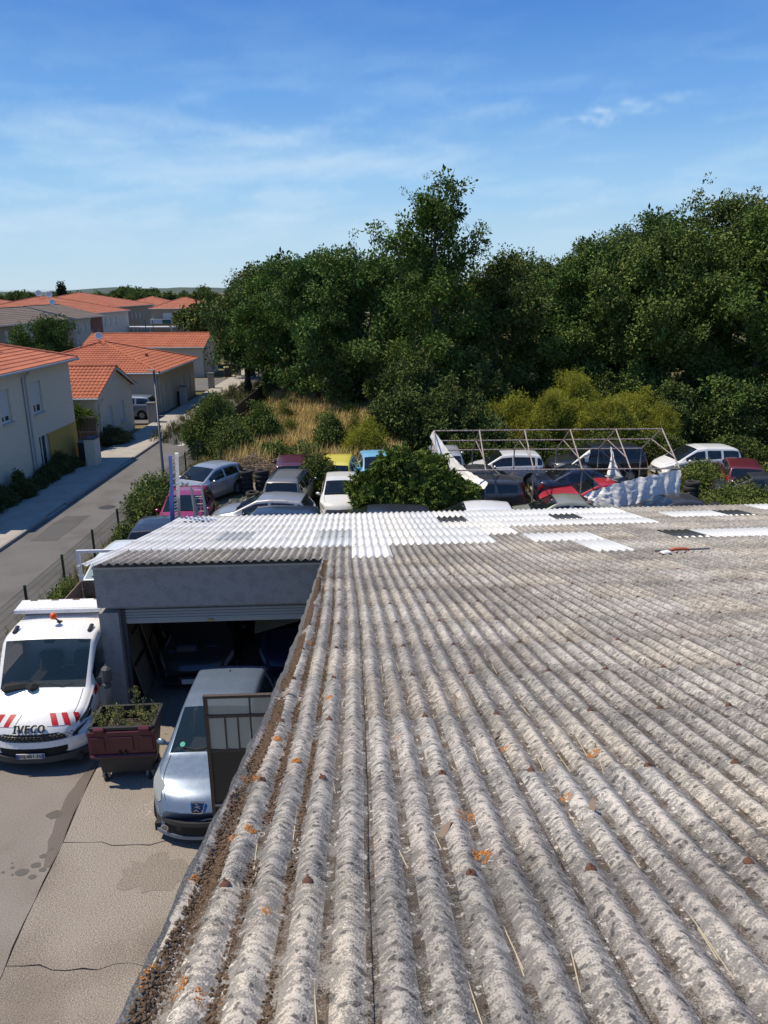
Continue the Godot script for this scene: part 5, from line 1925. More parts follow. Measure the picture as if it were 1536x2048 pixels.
# ---------- in the garage ----------
func make_garage_things() -> void:
	var wr := car("stripped_car", "hatch", "dark stripped car with its bonnet raised, standing inside the garage", RP(-21.5, 17.3), TH, paint("wreck_black", .02, .021, .023, 0, .5), "", null, 1.0)
	var st := mb(); var s: Loft = loft_car("hatch")["s"]
	var hb := Transform3D(Basis(Vector3.RIGHT, -.95), Vector3(0, 1.0, .95))
	for i in 6:
		var a := hb * Vector3(-.68, .05 * sin(i / 6.0 * PI), .9 * i / 6.0)
		var b := hb * Vector3(-.68, .05 * sin((i + 1) / 6.0 * PI), .9 * (i + 1) / 6.0)
		var o := Vector3(1.36, 0, 0)
		quad(st, a, b, b + o, a + o); quad(st, a + o + Vector3(0, -.02, -.02), b + o + Vector3(0, -.02, -.02), b + Vector3(0, -.02, -.02), a + Vector3(0, -.02, -.02))
	obj(st, "bonnet", paint("wreck_black", .02, .021, .023), wr)
	st = mb()
	for p in [[-.2, .85, 1.35, .5, .35, .45], [.35, .82, 1.3, .3, .25, .3], [-.55, .8, 1.45, .22, .2, .25], [.1, .78, 1.7, .9, .1, .1]]: cbox(st, Transform3D(Basis(), Vector3(p[0], p[1], p[2])), Vector3(p[3], p[4], p[5]), .04)
	obj(st, "engine", mat("engine", .05, .06, .085, .5, .4), wr)
	car("blue_car", "wagon", "dark blue car half hidden at the right inside the garage", RP(-8.0, 17.6), TH, paint("deep_blue", .012, .02, .06, 0, .4))
	# boards leaning along the left wall
	for k in 3:
		var t := thing("framed_panel", "brown framed panel leaning on the inner left wall of the garage", "panel", RP(-28.9, 15.6 + k * 1.0), TH + .12 * k, "panels leaning inside the garage")
		st = mb(); var lean := Basis(Vector3.BACK, .22)
		box_at(st, Transform3D(lean, Vector3(0, .85, 0)), Vector3(.03, 1.6, .8)); obj(st, "board", mat("panel_pale", .22, .20, .16, .8), t)
		st = mb()
		for y in [.08, .85, 1.62]: box_at(st, Transform3D(lean, Vector3(0, y, 0) + lean * Vector3(.022, 0, 0)), Vector3(.02, .08, .8))
		obj(st, "frame", mat("panel_brown", .06, .035, .022, .7), t)
	var sh := thing("shelf", "shelf with stacked boards at the back of the garage", "shelf", RP(-20, 20.3), TH)
	for y in [.9, 1.5, 1.95]:
		st = mb(); bx(st, Vector3(-1.1, y, -.4), Vector3(1.1, y + .05, .4)); obj(st, "shelf_board", mat("shelf_wood", .16, .11, .06, .8), sh)
	for x in [-1.1, 1.1]:
		st = mb(); bx(st, Vector3(x - .03, 0, .36), Vector3(x + .03, 2.0, .42)); obj(st, "upright", mat("galva"), sh)
	var b := thing("plywood_sheet", "large sheet of plywood leaning on the dark blue car", "board", RP(-9.5, 16.4, 1.5), TH)
	st = mb(); box_at(st, Transform3D(Basis(Vector3.RIGHT, .5) * Basis(Vector3.BACK, .4), Vector3(0, .15, 0)), Vector3(1.5, .02, 1.1)); obj(st, "board", mat("plywood", .20, .15, .09, .8), b)

# ---------- fence, lamp ----------
func make_fence() -> void:
	var f := thing("mesh_fence", "green wire mesh fence between the lane and the yard", "fence", Vector3(-9.5, 0, -24))
	var green := mat("fence_green", .006, .022, .014, .5)
	var z := 15.0
	var k := 0
	while z > -18.5:
		var st := mb(); cbox(st, Transform3D(Basis(), Vector3(0, .62, z)), Vector3(.06, 1.32, .06), .008); obj(st, "post", green, f)
		st = mb()
		for y in [.06, .25, .45, .65, .85, 1.05, 1.2]: bar(st, Vector3(0, y, z), Vector3(0, y, z - 2.42), .006, .006)
		for i in 48: bar(st, Vector3(.004, .04, z - i * .0505), Vector3(.004, 1.22, z - i * .0505), .004, .004)
		var m := obj(st, "wire_mesh", green, f)
		m.set_meta("kind", "stuff")
		z -= 2.42
	var l := thing("street_lamp", "tall slim grey lamp post beside the lane", "lamp post", Vector3(-9.95, 0, -33.4))
	var st := mb(); st.set_smooth_group(0)
	tube(st, [Vector3(0, 0, 0), Vector3(0, .9, 0), Vector3(0, .95, 0), Vector3(0, 5.35, 0)], [.085, .085, .062, .042], 12)
	obj(st, "pole", mat("lamp_grey", .075, .085, .10, .5, .3), l)
	st = mb(); cbox(st, Transform3D(Basis(), Vector3(-.12, 5.38, 0)), Vector3(.34, .07, .14), .03); obj(st, "head", mat("lamp_grey"), l)

# ---------- ladders, tyres, tarpaulins ----------
func ladder(t: Node3D, a: Vector3, b: Vector3, w: float, ml: Material, mr: Material, mrung: Material, across := Vector3.RIGHT) -> void:
	for k in 2:
		var st := mb(); var o := across * (w / 2) * (-1 if k == 0 else 1)
		bar(st, a + o, b + o, .095, .05); obj(st, "side_rail", ml if k == 0 else mr, t)
	var n := int(a.distance_to(b) / .28)
	for i in range(1, n + 1):
		var p := a.lerp(b, i / (n + .6))
		var st := mb(); tube(st, [p - across * w / 2, p + across * w / 2], .016, 6); obj(st, "rung", mrung, t)

func make_yard_things() -> void:
	rng.seed = 33
	var alu := mat("alu", .52, .53, .54, .4, .6)
	var l := thing("extension_ladder", "blue and silver extension ladder propped against the roof edge", "ladder", Vector3(-6.9, 0, -23.75))
	var ax := Vector3(.30, 0, -.95).normalized()
	ladder(l, Vector3(0, 0, 0), Vector3(.55, 2.9, 1.45), .40, mat("ladder_blue", .05, .10, .36, .5), alu, alu, ax)
	ladder(l, Vector3(.16, .9, .36) + Vector3(0, .03, -.08), Vector3(.82, 4.12, 2.28) + Vector3(0, .03, -.08), .34, mat("ladder_blue"), mat("ladder_white", .6, .6, .6, .5), alu, ax)
	l = thing("step_ladder", "grey wooden step ladder standing by the magenta car", "ladder", Vector3(-6.2, 0, -24.75), .05)
	ladder(l, Vector3(.1, 0, .35), Vector3(-.12, 2.4, -.05), .36, mat("ladder_wood", .46, .42, .36, .7), mat("ladder_wood"), mat("ladder_wood"))
	ladder(l, Vector3(.1, 0, -.65), Vector3(-.12, 2.15, -.1), .34, mat("ladder_wood"), mat("ladder_wood"), mat("ladder_wood"))
	# tyres
	var ty := mb(); ty.set_smooth_group(0)
	lathe(ty, [Vector2(.185, .03), Vector2(.19, .085), Vector2(.22, .098), Vector2(.28, .098), Vector2(.305, .08), Vector2(.315, .045), Vector2(.315, -.045), Vector2(.305, -.08), Vector2(.28, -.098), Vector2(.22, -.098), Vector2(.19, -.085), Vector2(.185, -.03), Vector2(.17, 0), Vector2(.185, .03)], 24)
	var tm := done(ty)
	var spots := []
	for k in 5: spots.append([Vector3(-6.15 + rnd(-.03, .03), .10 + k * .2, -32.9 + rnd(-.03, .03)), "left"])
	for k in 5: spots.append([Vector3(-5.45 + rnd(-.03, .03), .10 + k * .2, -33.0 + rnd(-.03, .03)), "right"])
	for k in 2: spots.append([Vector3(-5.75 + k * .62, .1, -32.2), "front"])
	for k in 2: spots.append([Vector3(-6.75, .1 + k * .2, -33.3), "left"])
	for k in 4: spots.append([Vector3(13.0 + rnd(-.05, .05), .1 + k * .2, -31.0 + rnd(-.05, .05)), "bramble"])
	spots.append([Vector3(13.45, .1, -29.6), "bramble"]); spots.append([Vector3(12.5, .31, -29.9), "upright"])
	for p in spots:
		var o := put(tm, "tyre", mat("old_tyre", .028, .027, .026, .9))
		o.position = p[0]
		o.rotation = Vector3(rnd(-.03, .03), rnd(0, 6), rnd(-.03, .03))
		if p[1] == "upright": o.rotation = Vector3(PI / 2 - .15, .3, 0)
		var lb: String = {"left": "worn black tyre in the left of the two stacks behind the silver hatchback", "right": "worn black tyre in the right of the two stacks behind the silver hatchback", "front": "worn black tyre lying at the foot of the two tyre stacks", "bramble": "worn black tyre heaped against the brambles beside the torn tent", "upright": "worn black tyre standing upright by the torn tent"}[p[1]]
		tag(o, lb, "tyre", "tyres " + p[1])
	# crumpled dark tarpaulin on the ground
	var fn := FastNoiseLite.new(); fn.seed = 8; fn.frequency = .9; fn.fractal_octaves = 3; fn.noise_type = FastNoiseLite.TYPE_PERLIN
	var st := mb(); st.set_smooth_group(0)
	cloth(st, 44, 44, func(u: float, v: float) -> Vector3:
		var x := lerpf(-6.7, -4.9, u) + .15 * sin(v * 9)
		var z := lerpf(-26.4, -31.2, v)
		var e := smoothstep(0, .12, u) * smoothstep(0, .12, 1 - u) * smoothstep(0, .08, v) * smoothstep(0, .08, 1 - v)
		return Vector3(x, .02 + e * (.22 + .35 * absf(fn.get_noise_2d(x * 1.6, z * 1.6)) + .16 * fn.get_noise_2d(x * 5, z * 5)), z))
	tag(obj(st, "tarpaulin", mat("olive_tarp", .045, .05, .035, .55)), "crumpled dark green tarpaulin on the ground by the silver hatchback", "tarpaulin")
	st = mb(); cbox(st, Transform3D(Basis(Vector3.UP, .4), Vector3(-4.85, .55, -27.9)), Vector3(.32, .26, .26), .06)
	tag(obj(st, "red_canister", mat("red_plastic", .5, .02, .02, .4)), "bright red canister beside the grey estate", "canister")
	st = mb(); cbox(st, Transform3D(Basis(Vector3.UP, -.2), Vector3(-5.15, .42, -28.0)), Vector3(.5, .18, .3), .08)
	tag(obj(st, "blue_bag", mat("blue_bag", .03, .10, .28, .7)), "blue bag lying by the red canister", "bag")
	# brushwood heap
	st = mb()
	for i in 520:
		var a := rng.randf() * TAU
		var r := pow(rng.randf(), .6) * 1.7
		var p := Vector3(-6.4 + cos(a) * r * 1.2, rnd(.0, 1.1) * (1 - r / 2.0) + .15, -36.0 + sin(a) * r * .8)
		var d := Vector3(rng.randfn(), rng.randfn() * .35, rng.randfn()).normalized() * rnd(.35, 1.0)
		tube(st, [p - d * .5, p + Vector3(rnd(-.08, .08), rnd(-.05, .1), rnd(-.08, .08)), p + d * .5], [.014, .010, .004], 3, false)
	tag(obj(st, "brushwood", mat("brushwood", .22, .17, .125, .95)), "heap of dry cut branches behind the silver hatchback", "brushwood", "", "stuff")

func cloth(st: SurfaceTool, nu: int, nv: int, f: Callable) -> void:
	var g := []
	for i in nu + 1:
		var row := []
		for j in nv + 1: row.append(f.call(float(i) / nu, float(j) / nv))
		g.append(row)
	for i in nu:
		for j in nv: quad(st, g[i][j], g[i][j + 1], g[i + 1][j + 1], g[i + 1][j])

func make_tent() -> void:
	var t := thing("tent_frame", "bare steel frame of a marquee tent with rust on its bars, over parked cars", "tent frame", Vector3(6.7, 0, -30.6))
	var steel := ground_mat("tent_steel", noise_tex(80, .05, [[.16, .07, .045], [.30, .26, .24], [.38, .38, .38]], [.32, .46, .8], 256, 5), null, .9, 1.0, .6)
	var xs := [-4.62, -2.78, -.94, .92, 2.78, 4.66]
	var ne := Vector3(0, 1.98, 2.2)
	var fe := Vector3(0, 1.86, -2.2)
	var rg := Vector3(0, 3.12, 0)
	var add := func(a: Vector3, b: Vector3, called: String, r := .028):
		var st := mb(); tube(st, [a, b], r, 8); obj(st, called, steel, t)
	for i in xs.size():
		var o := Vector3(xs[i], 0, 0)
		add.call(o + ne, o + rg, "rafter"); add.call(o + fe, o + rg, "rafter")
		var mid := fe.lerp(rg, .5)
		add.call(o + mid, o + ne.lerp(rg, .28) , "strut", .02)
		add.call(o + Vector3(0, 0, ne.z), o + ne, "post"); add.call(o + Vector3(0, 0, fe.z), o + fe, "post")
	for p in [ne, fe, rg, fe.lerp(rg, .5)]:
		add.call(p + Vector3(xs[0], 0, 0), p + Vector3(xs[5], 0, 0), "purlin")
	add.call(Vector3(xs[4], .3, ne.z), Vector3(xs[3], 1.98, ne.z), "brace", .018)
	add.call(Vector3(xs[5], .3, fe.z), Vector3(xs[4], 1.86, fe.z), "brace", .018)
	# torn white covers
	var fn := FastNoiseLite.new(); fn.seed = 4; fn.frequency = 1.3; fn.fractal_octaves = 4
	var wm := mat("torn_cover", .74, .73, .70, .5)
	wm.cull_mode = BaseMaterial3D.CULL_DISABLED
	wm.backlight_enabled = true; wm.backlight = lin(.25, .25, .26)
	var st := mb(); st.set_smooth_group(0)
	cloth(st, 10, 40, func(u: float, v: float) -> Vector3:        # strip sagging from the ridge end to the eave
		var a := Vector3(2.05, 3.14, -30.6)
		var b := Vector3(4.0, 1.55, -28.2)
		var p := a.lerp(b, v) + Vector3(0, -.55 * sin(PI * v) * (.6 + .4 * u), 0)
		return p + Vector3(-.16 * u + .03 * fn.get_noise_2d(v * 6, u * 4), -.22 * u + .05 * fn.get_noise_2d(v * 9, u * 3), .18 * u))
	tag(obj(st, "torn_cover", wm), "torn white cover sagging along the left end of the tent frame", "tarpaulin")
	st = mb(); st.set_smooth_group(0)
	cloth(st, 60, 26, func(u: float, v: float) -> Vector3:        # the large drape on the right eave
		var x := lerpf(7.6, 11.4, u)
		var top := lerpf(.75, 1.96, pow(u, .55))
		var bot := .25 + .2 * sin(u * 11)
		var fold := .045 * sin(u * 52 + v * 3.0 + 4.0 * fn.get_noise_2d(u * 3, v)) + .05 * sin(u * 21 + 1.0) * v + .02 * fn.get_noise_2d(u * 40, v * 6)
		return Vector3(x + .06 * fn.get_noise_2d(u * 8 + 5, v * 5), lerpf(top, bot, v) + .05 * fn.get_noise_2d(u * 12, v * 6), -28.30 + fold + .45 * v * (1 - u * .6)))
	tag(obj(st, "torn_cover", wm), "large torn white cover draped in folds from the right of the tent", "tarpaulin")
	st = mb(); st.set_smooth_group(0)
	cloth(st, 10, 16, func(u: float, v: float) -> Vector3:        # the rag hanging inside
		var w := .05 + .85 * v * v
		return Vector3(9.95 + (u - .5) * w + .05 * fn.get_noise_2d(v * 5, u * 5), 1.95 - 1.25 * v, -32.6 + .8 * v + .14 * sin(u * 9)))
	tag(obj(st, "torn_cover", wm), "white rag of cover hanging from the far side of the tent", "tarpaulin")
	st = mb(); st.set_smooth_group(0)
	cloth(st, 8, 14, func(u: float, v: float) -> Vector3:
		return Vector3(lerpf(8.0, 9.0, v) , lerpf(1.05, 1.9, v) - .55 * u * v * (1.0 if v > .8 else .4), -32.5 + .1 * sin(u * 6)))
	tag(obj(st, "torn_cover", wm), "white strip of cover tied to the far side of the tent", "tarpaulin")
	var net := mat("grey_net", .38, .39, .38, .8)
	st = mb(); st.set_smooth_group(0)
	cloth(st, 40, 16, func(u: float, v: float) -> Vector3:        # netting in front
		var x := lerpf(3.0, 5.4, u)
		return Vector3(x, lerpf(.95 - .45 * pow(u, .6), .05, v) + .04 * sin(u * 40), -27.95 + .12 * sin(u * 22) + .25 * v))
	tag(obj(st, "netting", net), "grey netting slumped in front of the dark estate car", "netting")

# ---------- the cars in the lot ----------
func make_lot() -> void:
	var g := "cars stored in the lot"
	var E := PI / 2       # turn of a car whose nose points right; -E points left
	var P := func(k: String, r: float, gg: float, b: float, m := 0.0, ro := .42) -> StandardMaterial3D: return paint("paint_" + k, r, gg, b, m, ro)
	car("parked_car", "hatch", "black hatchback seen from behind, under the blue ladder", Vector3(-7.55, -.03, -24.6), PI + .05, P.call("black", .012, .013, .016), g)
	car("parked_car", "small", "small white car with ivy on its nose, behind the tipper truck", Vector3(-7.75, -.03, -20.75), -.03, P.call("pale", .58, .64, .66), g, glass_mat("pale_glass", .30, .38, .42, .75))
	car("parked_car", "hatch", "magenta hatchback facing the workshop beside the step ladder", Vector3(-7.45, -.03, -27.4), .08, P.call("magenta", .26, .012, .075, .2), g)
	car("parked_car", "hatch", "silver hatchback parked aslant next to the tyre stacks", Vector3(-7.75, -.03, -32.0), -.48, P.call("silver", .36, .39, .42, .5), g)
	car("parked_car", "wagon", "dark red car seen from behind, next to the tyre stacks", Vector3(-4.15, -.03, -34.2), PI + .05, P.call("dark_red", .07, .008, .014), g)
	var gr := car("parked_car", "suv", "grey estate with roof bars, seen from behind, next to the tarpaulin", Vector3(-3.85, -.03, -30.6), PI - .08, P.call("grey", .17, .17, .165, .3), g, null, .92)
	for side in [-.62, .62]:
		var st := mb(); bar(st, Vector3(side, 1.76, -1.7), Vector3(side, 1.76, .5), .04, .05); obj(st, "roof_bar", mat("black_plastic"), gr)
	car("parked_car", "wagon", "dark navy car side on, close behind the white roof sheets", Vector3(-4.2, -.03, -25.1), -E + .03, P.call("navy", .014, .018, .032), g)
	car("parked_car", "hatch", "silver grey hatchback side on, in front of the grey estate", Vector3(-4.5, -.03, -27.1), -E - .06, P.call("silver_grey", .30, .31, .32, .45), g)
	car("parked_car", "wagon", "dark blue car side on, beside the fig bush", Vector3(-.35, -.03, -25.2), -E - .02, P.call("ink", .018, .022, .032), g)
	car("parked_car", "mpv", "bright yellow car seen from behind, beyond the white car", Vector3(-2.05, -.03, -33.7), PI - .05, P.call("yellow", .62, .55, .09), g, null, .97)
	car("parked_car", "small", "white car facing the workshop, in front of the yellow car", Vector3(-1.75, -.03, -29.6), .03, P.call("white", .62, .62, .58), g)
	car("parked_car", "small", "light blue small car beside the dry grass", Vector3(-.35, -.03, -34.0), .12, P.call("sky_blue", .18, .42, .62), g)
	car("parked_car", "hatch", "white car half buried under the fig bush", Vector3(2.9, -.03, -25.6), -E, P.call("white2", .66, .67, .68), g)
	car("parked_car", "sedan", "dusty pale olive saloon in front of the tent frame", Vector3(6.35, -.03, -26.55), -E - .03, P.call("olive", .24, .255, .205, .2), g)
	car("parked_car", "sedan", "matt black saloon in front of the brambles", Vector3(10.45, -.03, -26.5), -E, P.call("matt_black", .026, .025, .025, 0, .6), g)
	car("parked_car", "mpv", "pale people carrier at the far left under the tent frame", Vector3(2.85, -.03, -35.3), PI, P.call("pearl", .40, .42, .44, .3), g)
	car("parked_car", "sedan", "dark dusty car under the tent between the pale people carrier and the estate", Vector3(3.7, -.03, -31.55), -E, P.call("dust_black", .035, .036, .037, 0, .5), g)
	car("parked_car", "wagon", "dark grey estate car under the near eave of the tent", Vector3(3.35, -.03, -29.5), -E + .04, P.call("graphite", .045, .046, .05, .2), g)
	car("parked_car", "small", "white two door car under the tent beyond the dark estate", Vector3(5.55, -.03, -34.1), -E, P.call("white3", .55, .56, .56), g, null, 1.05)
	car("parked_car", "sedan", "midnight blue saloon with red tail lamp under the tent", Vector3(8.6, -.03, -31.4), E + .05, P.call("midnight", .01, .012, .028), g)
	car("parked_car", "coupe", "red coupe nosing out under the torn white cover", Vector3(8.35, -.03, -29.42), -E, P.call("red", .36, .016, .022), g)
	car("parked_car", "suv", "black off road car behind the tent frame", Vector3(9.9, -.03, -34.75), -E + .03, P.call("gloss_black", .01, .01, .012), g)
	car("parked_car", "mpv", "white hatchback without a front wheel beside the brambles", Vector3(14.75, -.03, -35.1), -E + .12, P.call("white4", .66, .67, .66), g, null, .95)
	car("parked_car", "wagon", "wine red car sunk in the brambles", Vector3(15.9, -.03, -33.0), PI - .3, P.call("wine", .10, .012, .018), g, null, .95)
	car("parked_car", "sedan", "black car sunk in the brambles before the wine red one", Vector3(16.1, -.25, -30.7), E - .2, P.call("soot", .018, .018, .019, 0, .6), g)
	#car("parked_car", "hatch", "red car behind the folds of the torn white cover", Vector3(12.05, -.03, -29.9), -E, P.call("red2", .34, .02, .022), g)
	car("parked_car", "hatch", "pale car at the edge of the brambles, close to the roof", Vector3(14.0, -.35, -25.9), -E + .1, P.call("bone", .5, .5, .47), g)

func make_houses() -> void:
	rng.seed = 50
	var render_n := noise_tex(90, .06, [[.92, .92, .91], [1, 1, 1]], [.2, .6], 256, 4)
	var wall := func(k: String, r: float, g: float, b: float) -> StandardMaterial3D:
		var m := mat("wall_" + k, r, g, b, .92)
		m.albedo_texture = render_n; m.uv1_triplanar = true; m.uv1_world_triplanar = true; m.uv1_scale = Vector3.ONE * .35
		return m
	var tile := func(k: String, a: Array, b: Array, c: Array, fr := .05) -> StandardMaterial3D:
		return ground_mat("tile_" + k, noise_tex(91 + mats.size(), fr, [a, b, c], [.22, .5, .82], 512, 6), noise_tex(92 + mats.size(), .02, [[.80, .77, .76], [1, 1, 1]], [.25, .55], 256, 5), .55, .12, .85)
	var orange: StandardMaterial3D = tile.call("orange", [.26, .07, .032], [.42, .125, .055], [.52, .17, .085])
	var salmon: StandardMaterial3D = tile.call("salmon", [.36, .10, .05], [.46, .145, .075], [.54, .19, .10])
	var brown: StandardMaterial3D = tile.call("brown", [.07, .052, .042], [.145, .115, .095], [.23, .19, .16], .09)
	var rust_o: StandardMaterial3D = tile.call("russet", [.25, .075, .04], [.37, .115, .058], [.45, .16, .085])
	var cream: StandardMaterial3D = wall.call("cream", .56, .49, .385)
	var sand: StandardMaterial3D = wall.call("sand", .48, .40, .285)
	var cool: StandardMaterial3D = wall.call("cool", .48, .43, .36)
	var taupe: StandardMaterial3D = wall.call("taupe", .27, .23, .17)
	# A: the big house on the left
	var a := house("two storey cream house with orange tiles and an ochre panel by its door", -26.2, -16.4, -28.2, -40.2, 5.35, 6.95, "hip", cream, salmon,
		[[4.3, 5.25, 3.3, 4.75, .8], [7.4, 8.45, 3.25, 4.75, .72], [7.5, 8.5, .15, 2.15, 0.0]])
	var st := mb(); bx(st, Vector3(4.88, .0, -2.5), Vector3(4.925, 2.05, -5.98))
	obj(st, "ochre_panel", mat("ochre", .40, .25, .06, .9), a)
	for dz in [-.55, -.78]:
		st = mb(); tube(st, [Vector3(5.25, 5.27, dz), Vector3(4.98, 4.95, dz), Vector3(4.98, .1, dz)], .055, 8); obj(st, "downpipe", mat("gutter", .36, .36, .36, .5), a)
	st = mb(); cbox(st, Transform3D(Basis(), Vector3(3.0, 6.25, -2.2)), Vector3(.35, .5, .35), .02); obj(st, "chimney_vent", orange, a)
	# B, C, D
	house("small gabled cottage with orange tiles between the cream house and the hipped bungalow", -27, -16.45, -43.5, -49.9, 2.85, 4.3, "gable_x", cream, orange, [[1.7, 2.6, .15, 2.2, .99], [3.9, 4.75, .95, 2.2, .99]], [], .24, .3)
	var c := house("hipped bungalow with orange tiles behind the parked silver estate", -27.6, -16.35, -55.3, -66.6, 3.05, 4.85, "hip", sand, orange, [[1.5, 2.3, .15, 2.2, .99], [3.0, 3.8, .15, 2.2, .99], [7.0, 7.8, .9, 2.2, .99], [9.0, 9.8, .9, 2.2, .99]], [], .26)
	st = mb()
	for p in [[1.6, 3.95, 2.2], [2.8, 3.85, .6]]: cbox(st, Transform3D(Basis(Vector3.BACK, -.3), Vector3(p[0] + .8, p[1] + .1, p[2] + .2)), Vector3(.22, .2, .22), .03)
	obj(st, "roof_vent", rust_o, c)
	house("bungalow with a long orange gabled roof at the bend of the lane", -31, -18.7, -80.4, -87.4, 3.05, 4.25, "gable_x", cream, orange, [[3.4, 4.3, .15, 2.2, .99]], [], .3, .3)
	# second row
	var row := func(n: int, z0: float) -> Array:
		var o := []
		for i in n: o.append([z0 + i * 2.6, z0 + i * 2.6 + .9, 3.3, 4.6, .9]); 
		for i in n: o.append([z0 + i * 2.6, z0 + i * 2.6 + .9, .9, 2.2, .9])
		return o
	var e1 := house("terraced house with weathered brown tiles and coloured wall bays", -53, -42.4, -84, -104.5, 5.1, 6.7, "gable_z", taupe, brown, row.call(7, 1.0), [], .4)
	st = mb(); bx(st, Vector3(5.3, 0, 2.2), Vector3(5.33, 5.0, -4.2)); obj(st, "grey_bay", mat("bay_grey", .42, .42, .43, .9), e1)
	st = mb(); bx(st, Vector3(5.3, 0, -4.2), Vector3(5.33, 5.0, -10.2)); obj(st, "red_bay", mat("bay_red", .20, .075, .055, .9), e1)
	var e2 := house("gabled house with weathered brown tiles and a red end bay", -55, -42.4, -107.3, -118.5, 5.1, 6.75, "gable_z", cool, brown, row.call(4, .8), [], .4)
	st = mb(); bx(st, Vector3(6.3, 0, -1.0), Vector3(6.33, 5.0, -5.6)); obj(st, "red_bay", mat("bay_red"), e2)
	house("long hipped house with orange roof behind the brown roofed ones", -66, -46, -119.5, -142, 5.3, 7.9, "hip", cool, rust_o, row.call(6, 2), [], .5)
	house("taupe two storey house with a broad orange hipped roof", -72, -50.2, -148, -172, 5.8, 8.35, "hip", taupe, rust_o, row.call(5, 4), row.call(6, 3), .5)
	house("distant house with a low orange roof between two larger ones", -62, -50, -186, -198, 5.4, 7.3, "hip", taupe, rust_o, [], [], .5)
	var gg := house("distant taupe house with white windows and an orange hipped roof", -44.2, -33.4, -150, -160, 5.4, 7.3, "hip", taupe, rust_o, [], [[2.2, 4.0, 3.4, 4.7, .9], [5.2, 6.0, 3.8, 4.6, .9], [7.2, 7.6, 4.0, 4.4, 0.0], [8.6, 9.8, 3.3, 4.6, .9]], .5)
	st = mb(); bx(st, Vector3(-5.4, 2.6, 5.0), Vector3(-1.4, 3.5, 6.2)); obj(st, "balcony", mat("balcony_white", .45, .45, .44, .7), gg)
	st = mb(); bx(st, Vector3(-3.0, 2.65, 6.2), Vector3(-1.4, 3.4, 6.24)); obj(st, "green_screen", mat("screen_green", .02, .09, .06, .8), gg)
	house("orange roofed house at the far left beyond the terrace", -96, -71, -150, -168, 5.4, 7.6, "hip", taupe, rust_o, [], [], .6)
	# satellite dishes
	for d in [[-22.0, 5.35, -60.4, "white satellite dish on the hipped bungalow", .55], [-47.3, 7.2, -113, "white satellite dish on the brown gabled roof with the red bay", .8], [-55.6, 8.4, -128, "left one of two white dishes on the long hipped roof", 1.0], [-54.0, 8.2, -128, "right one of two white dishes on the long hipped roof", 1.0]]:
		var t := thing("satellite_dish", d[3], "satellite dish", Vector3(d[0], d[1], d[2]), .5, "satellite dishes")
		st = mb(); st.set_smooth_group(0)
		lathe(st, [Vector2(0, 0), Vector2(.25, .03), Vector2(.45, .10), Vector2(.46, .09), Vector2(.25, .0), Vector2(0, -.03)], 18, Transform3D(Basis(Vector3.RIGHT, 1.15).scaled(Vector3.ONE * d[4] * 1.2), Vector3.ZERO)); obj(st, "dish", mat("dish_white", .62, .61, .58, .5), t)
		st = mb(); tube(st, [Vector3(0, -.95, -.15), Vector3(0, -.1, -.1)], .03, 6); tube(st, [Vector3(0, -.4, 0), Vector3(0, -.1, .5)], .015, 5); obj(st, "mast", mat("galva", .3, .3, .3, .5, .6), t)
	# gate pillars, bins, fences on the street
	var conc := ground_mat("pillar_conc", noise_tex(95, .08, [[.18, .165, .145], [.32, .30, .27], [.40, .38, .34]], [.2, .5, .85], 256, 5), null, .8, 1.0, .9)
	for p in [[-15.75, -51.6, .5, 1.35, "concrete gate pillar beside the parked silver estate"], [-15.7, -59.9, .5, 1.45, "concrete gate pillar beside the black bin with a yellow lid"], [-15.7, -70.0, .5, 1.4, "concrete gate pillar at the drive of the far bungalow"], [-15.2, -80.5, .6, 1.4, "concrete gate pillar at the bend of the lane"]]:
		var t := thing("gate_pillar", p[4], "pillar", Vector3(p[0], 0, p[1]), 0.0, "gate pillars along the pavement")
		st = mb(); cbox(st, Transform3D(Basis(), Vector3(0, p[3] / 2, 0)), Vector3(p[2], p[3], p[2]), .02); obj(st, "shaft", conc, t)
		st = mb(); cbox(st, Transform3D(Basis(), Vector3(0, p[3] + .04, 0)), Vector3(p[2] + .1, .08, p[2] + .1), .02); obj(st, "cap", mat("pillar_cap", .12, .115, .105, .9), t)
	for p in [[-15.0, -38.5, .75, 1.45, "low white wall pier with letter box beside the bin"], [-15.1, -27.4, .9, 1.5, "low white wall pier at the near end of the cream house"]]:
		var t := thing("wall_pier", p[4], "pillar", Vector3(p[0], 0, p[1]), 0.0, "wall piers")
		st = mb(); cbox(st, Transform3D(Basis(), Vector3(0, p[3] / 2, 0)), Vector3(.55, p[3], p[2]), .015); obj(st, "pier", cream, t)
		st = mb(); cbox(st, Transform3D(Basis(), Vector3(0, p[3] + .035, 0)), Vector3(.65, .07, p[2] + .1), .015); obj(st, "coping", mat("dark_coping", .05, .05, .055, .8), t)
		st = mb(); cbox(st, Transform3D(Basis(), Vector3(.28, p[3] - .4, 0)), Vector3(.02, .35, .4), .006); obj(st, "letter_box", mat("meter_box", .42, .42, .42, .5), t)
	for p in [[-15.75, -39.6, "black rubbish bin behind the low wall pier", .04, .04, .03], [-16.1, -60.9, "black rubbish bin with a yellow lid by the gate pillar", .5, .42, .08], [-16.0, -79.3, "brown rubbish bin with a pale lid at the far bungalow", .45, .40, .2]]:
		var t := thing("rubbish_bin", p[2], "bin", Vector3(p[0], 0, p[1]), .2)
		st = mb(); cbox(st, Transform3D(Basis(), Vector3(0, .55, 0)), Vector3(.72, .95, .75), .05); obj(st, "tub", mat("bin_black", .022, .022, .023, .55), t)
		st = mb(); cbox(st, Transform3D(Basis(Vector3.RIGHT, .06), Vector3(0, 1.07, 0)), Vector3(.78, .07, .82), .03); obj(st, "lid", mat("lid_" + str(p[1]), p[3], p[4], p[5], .5), t)
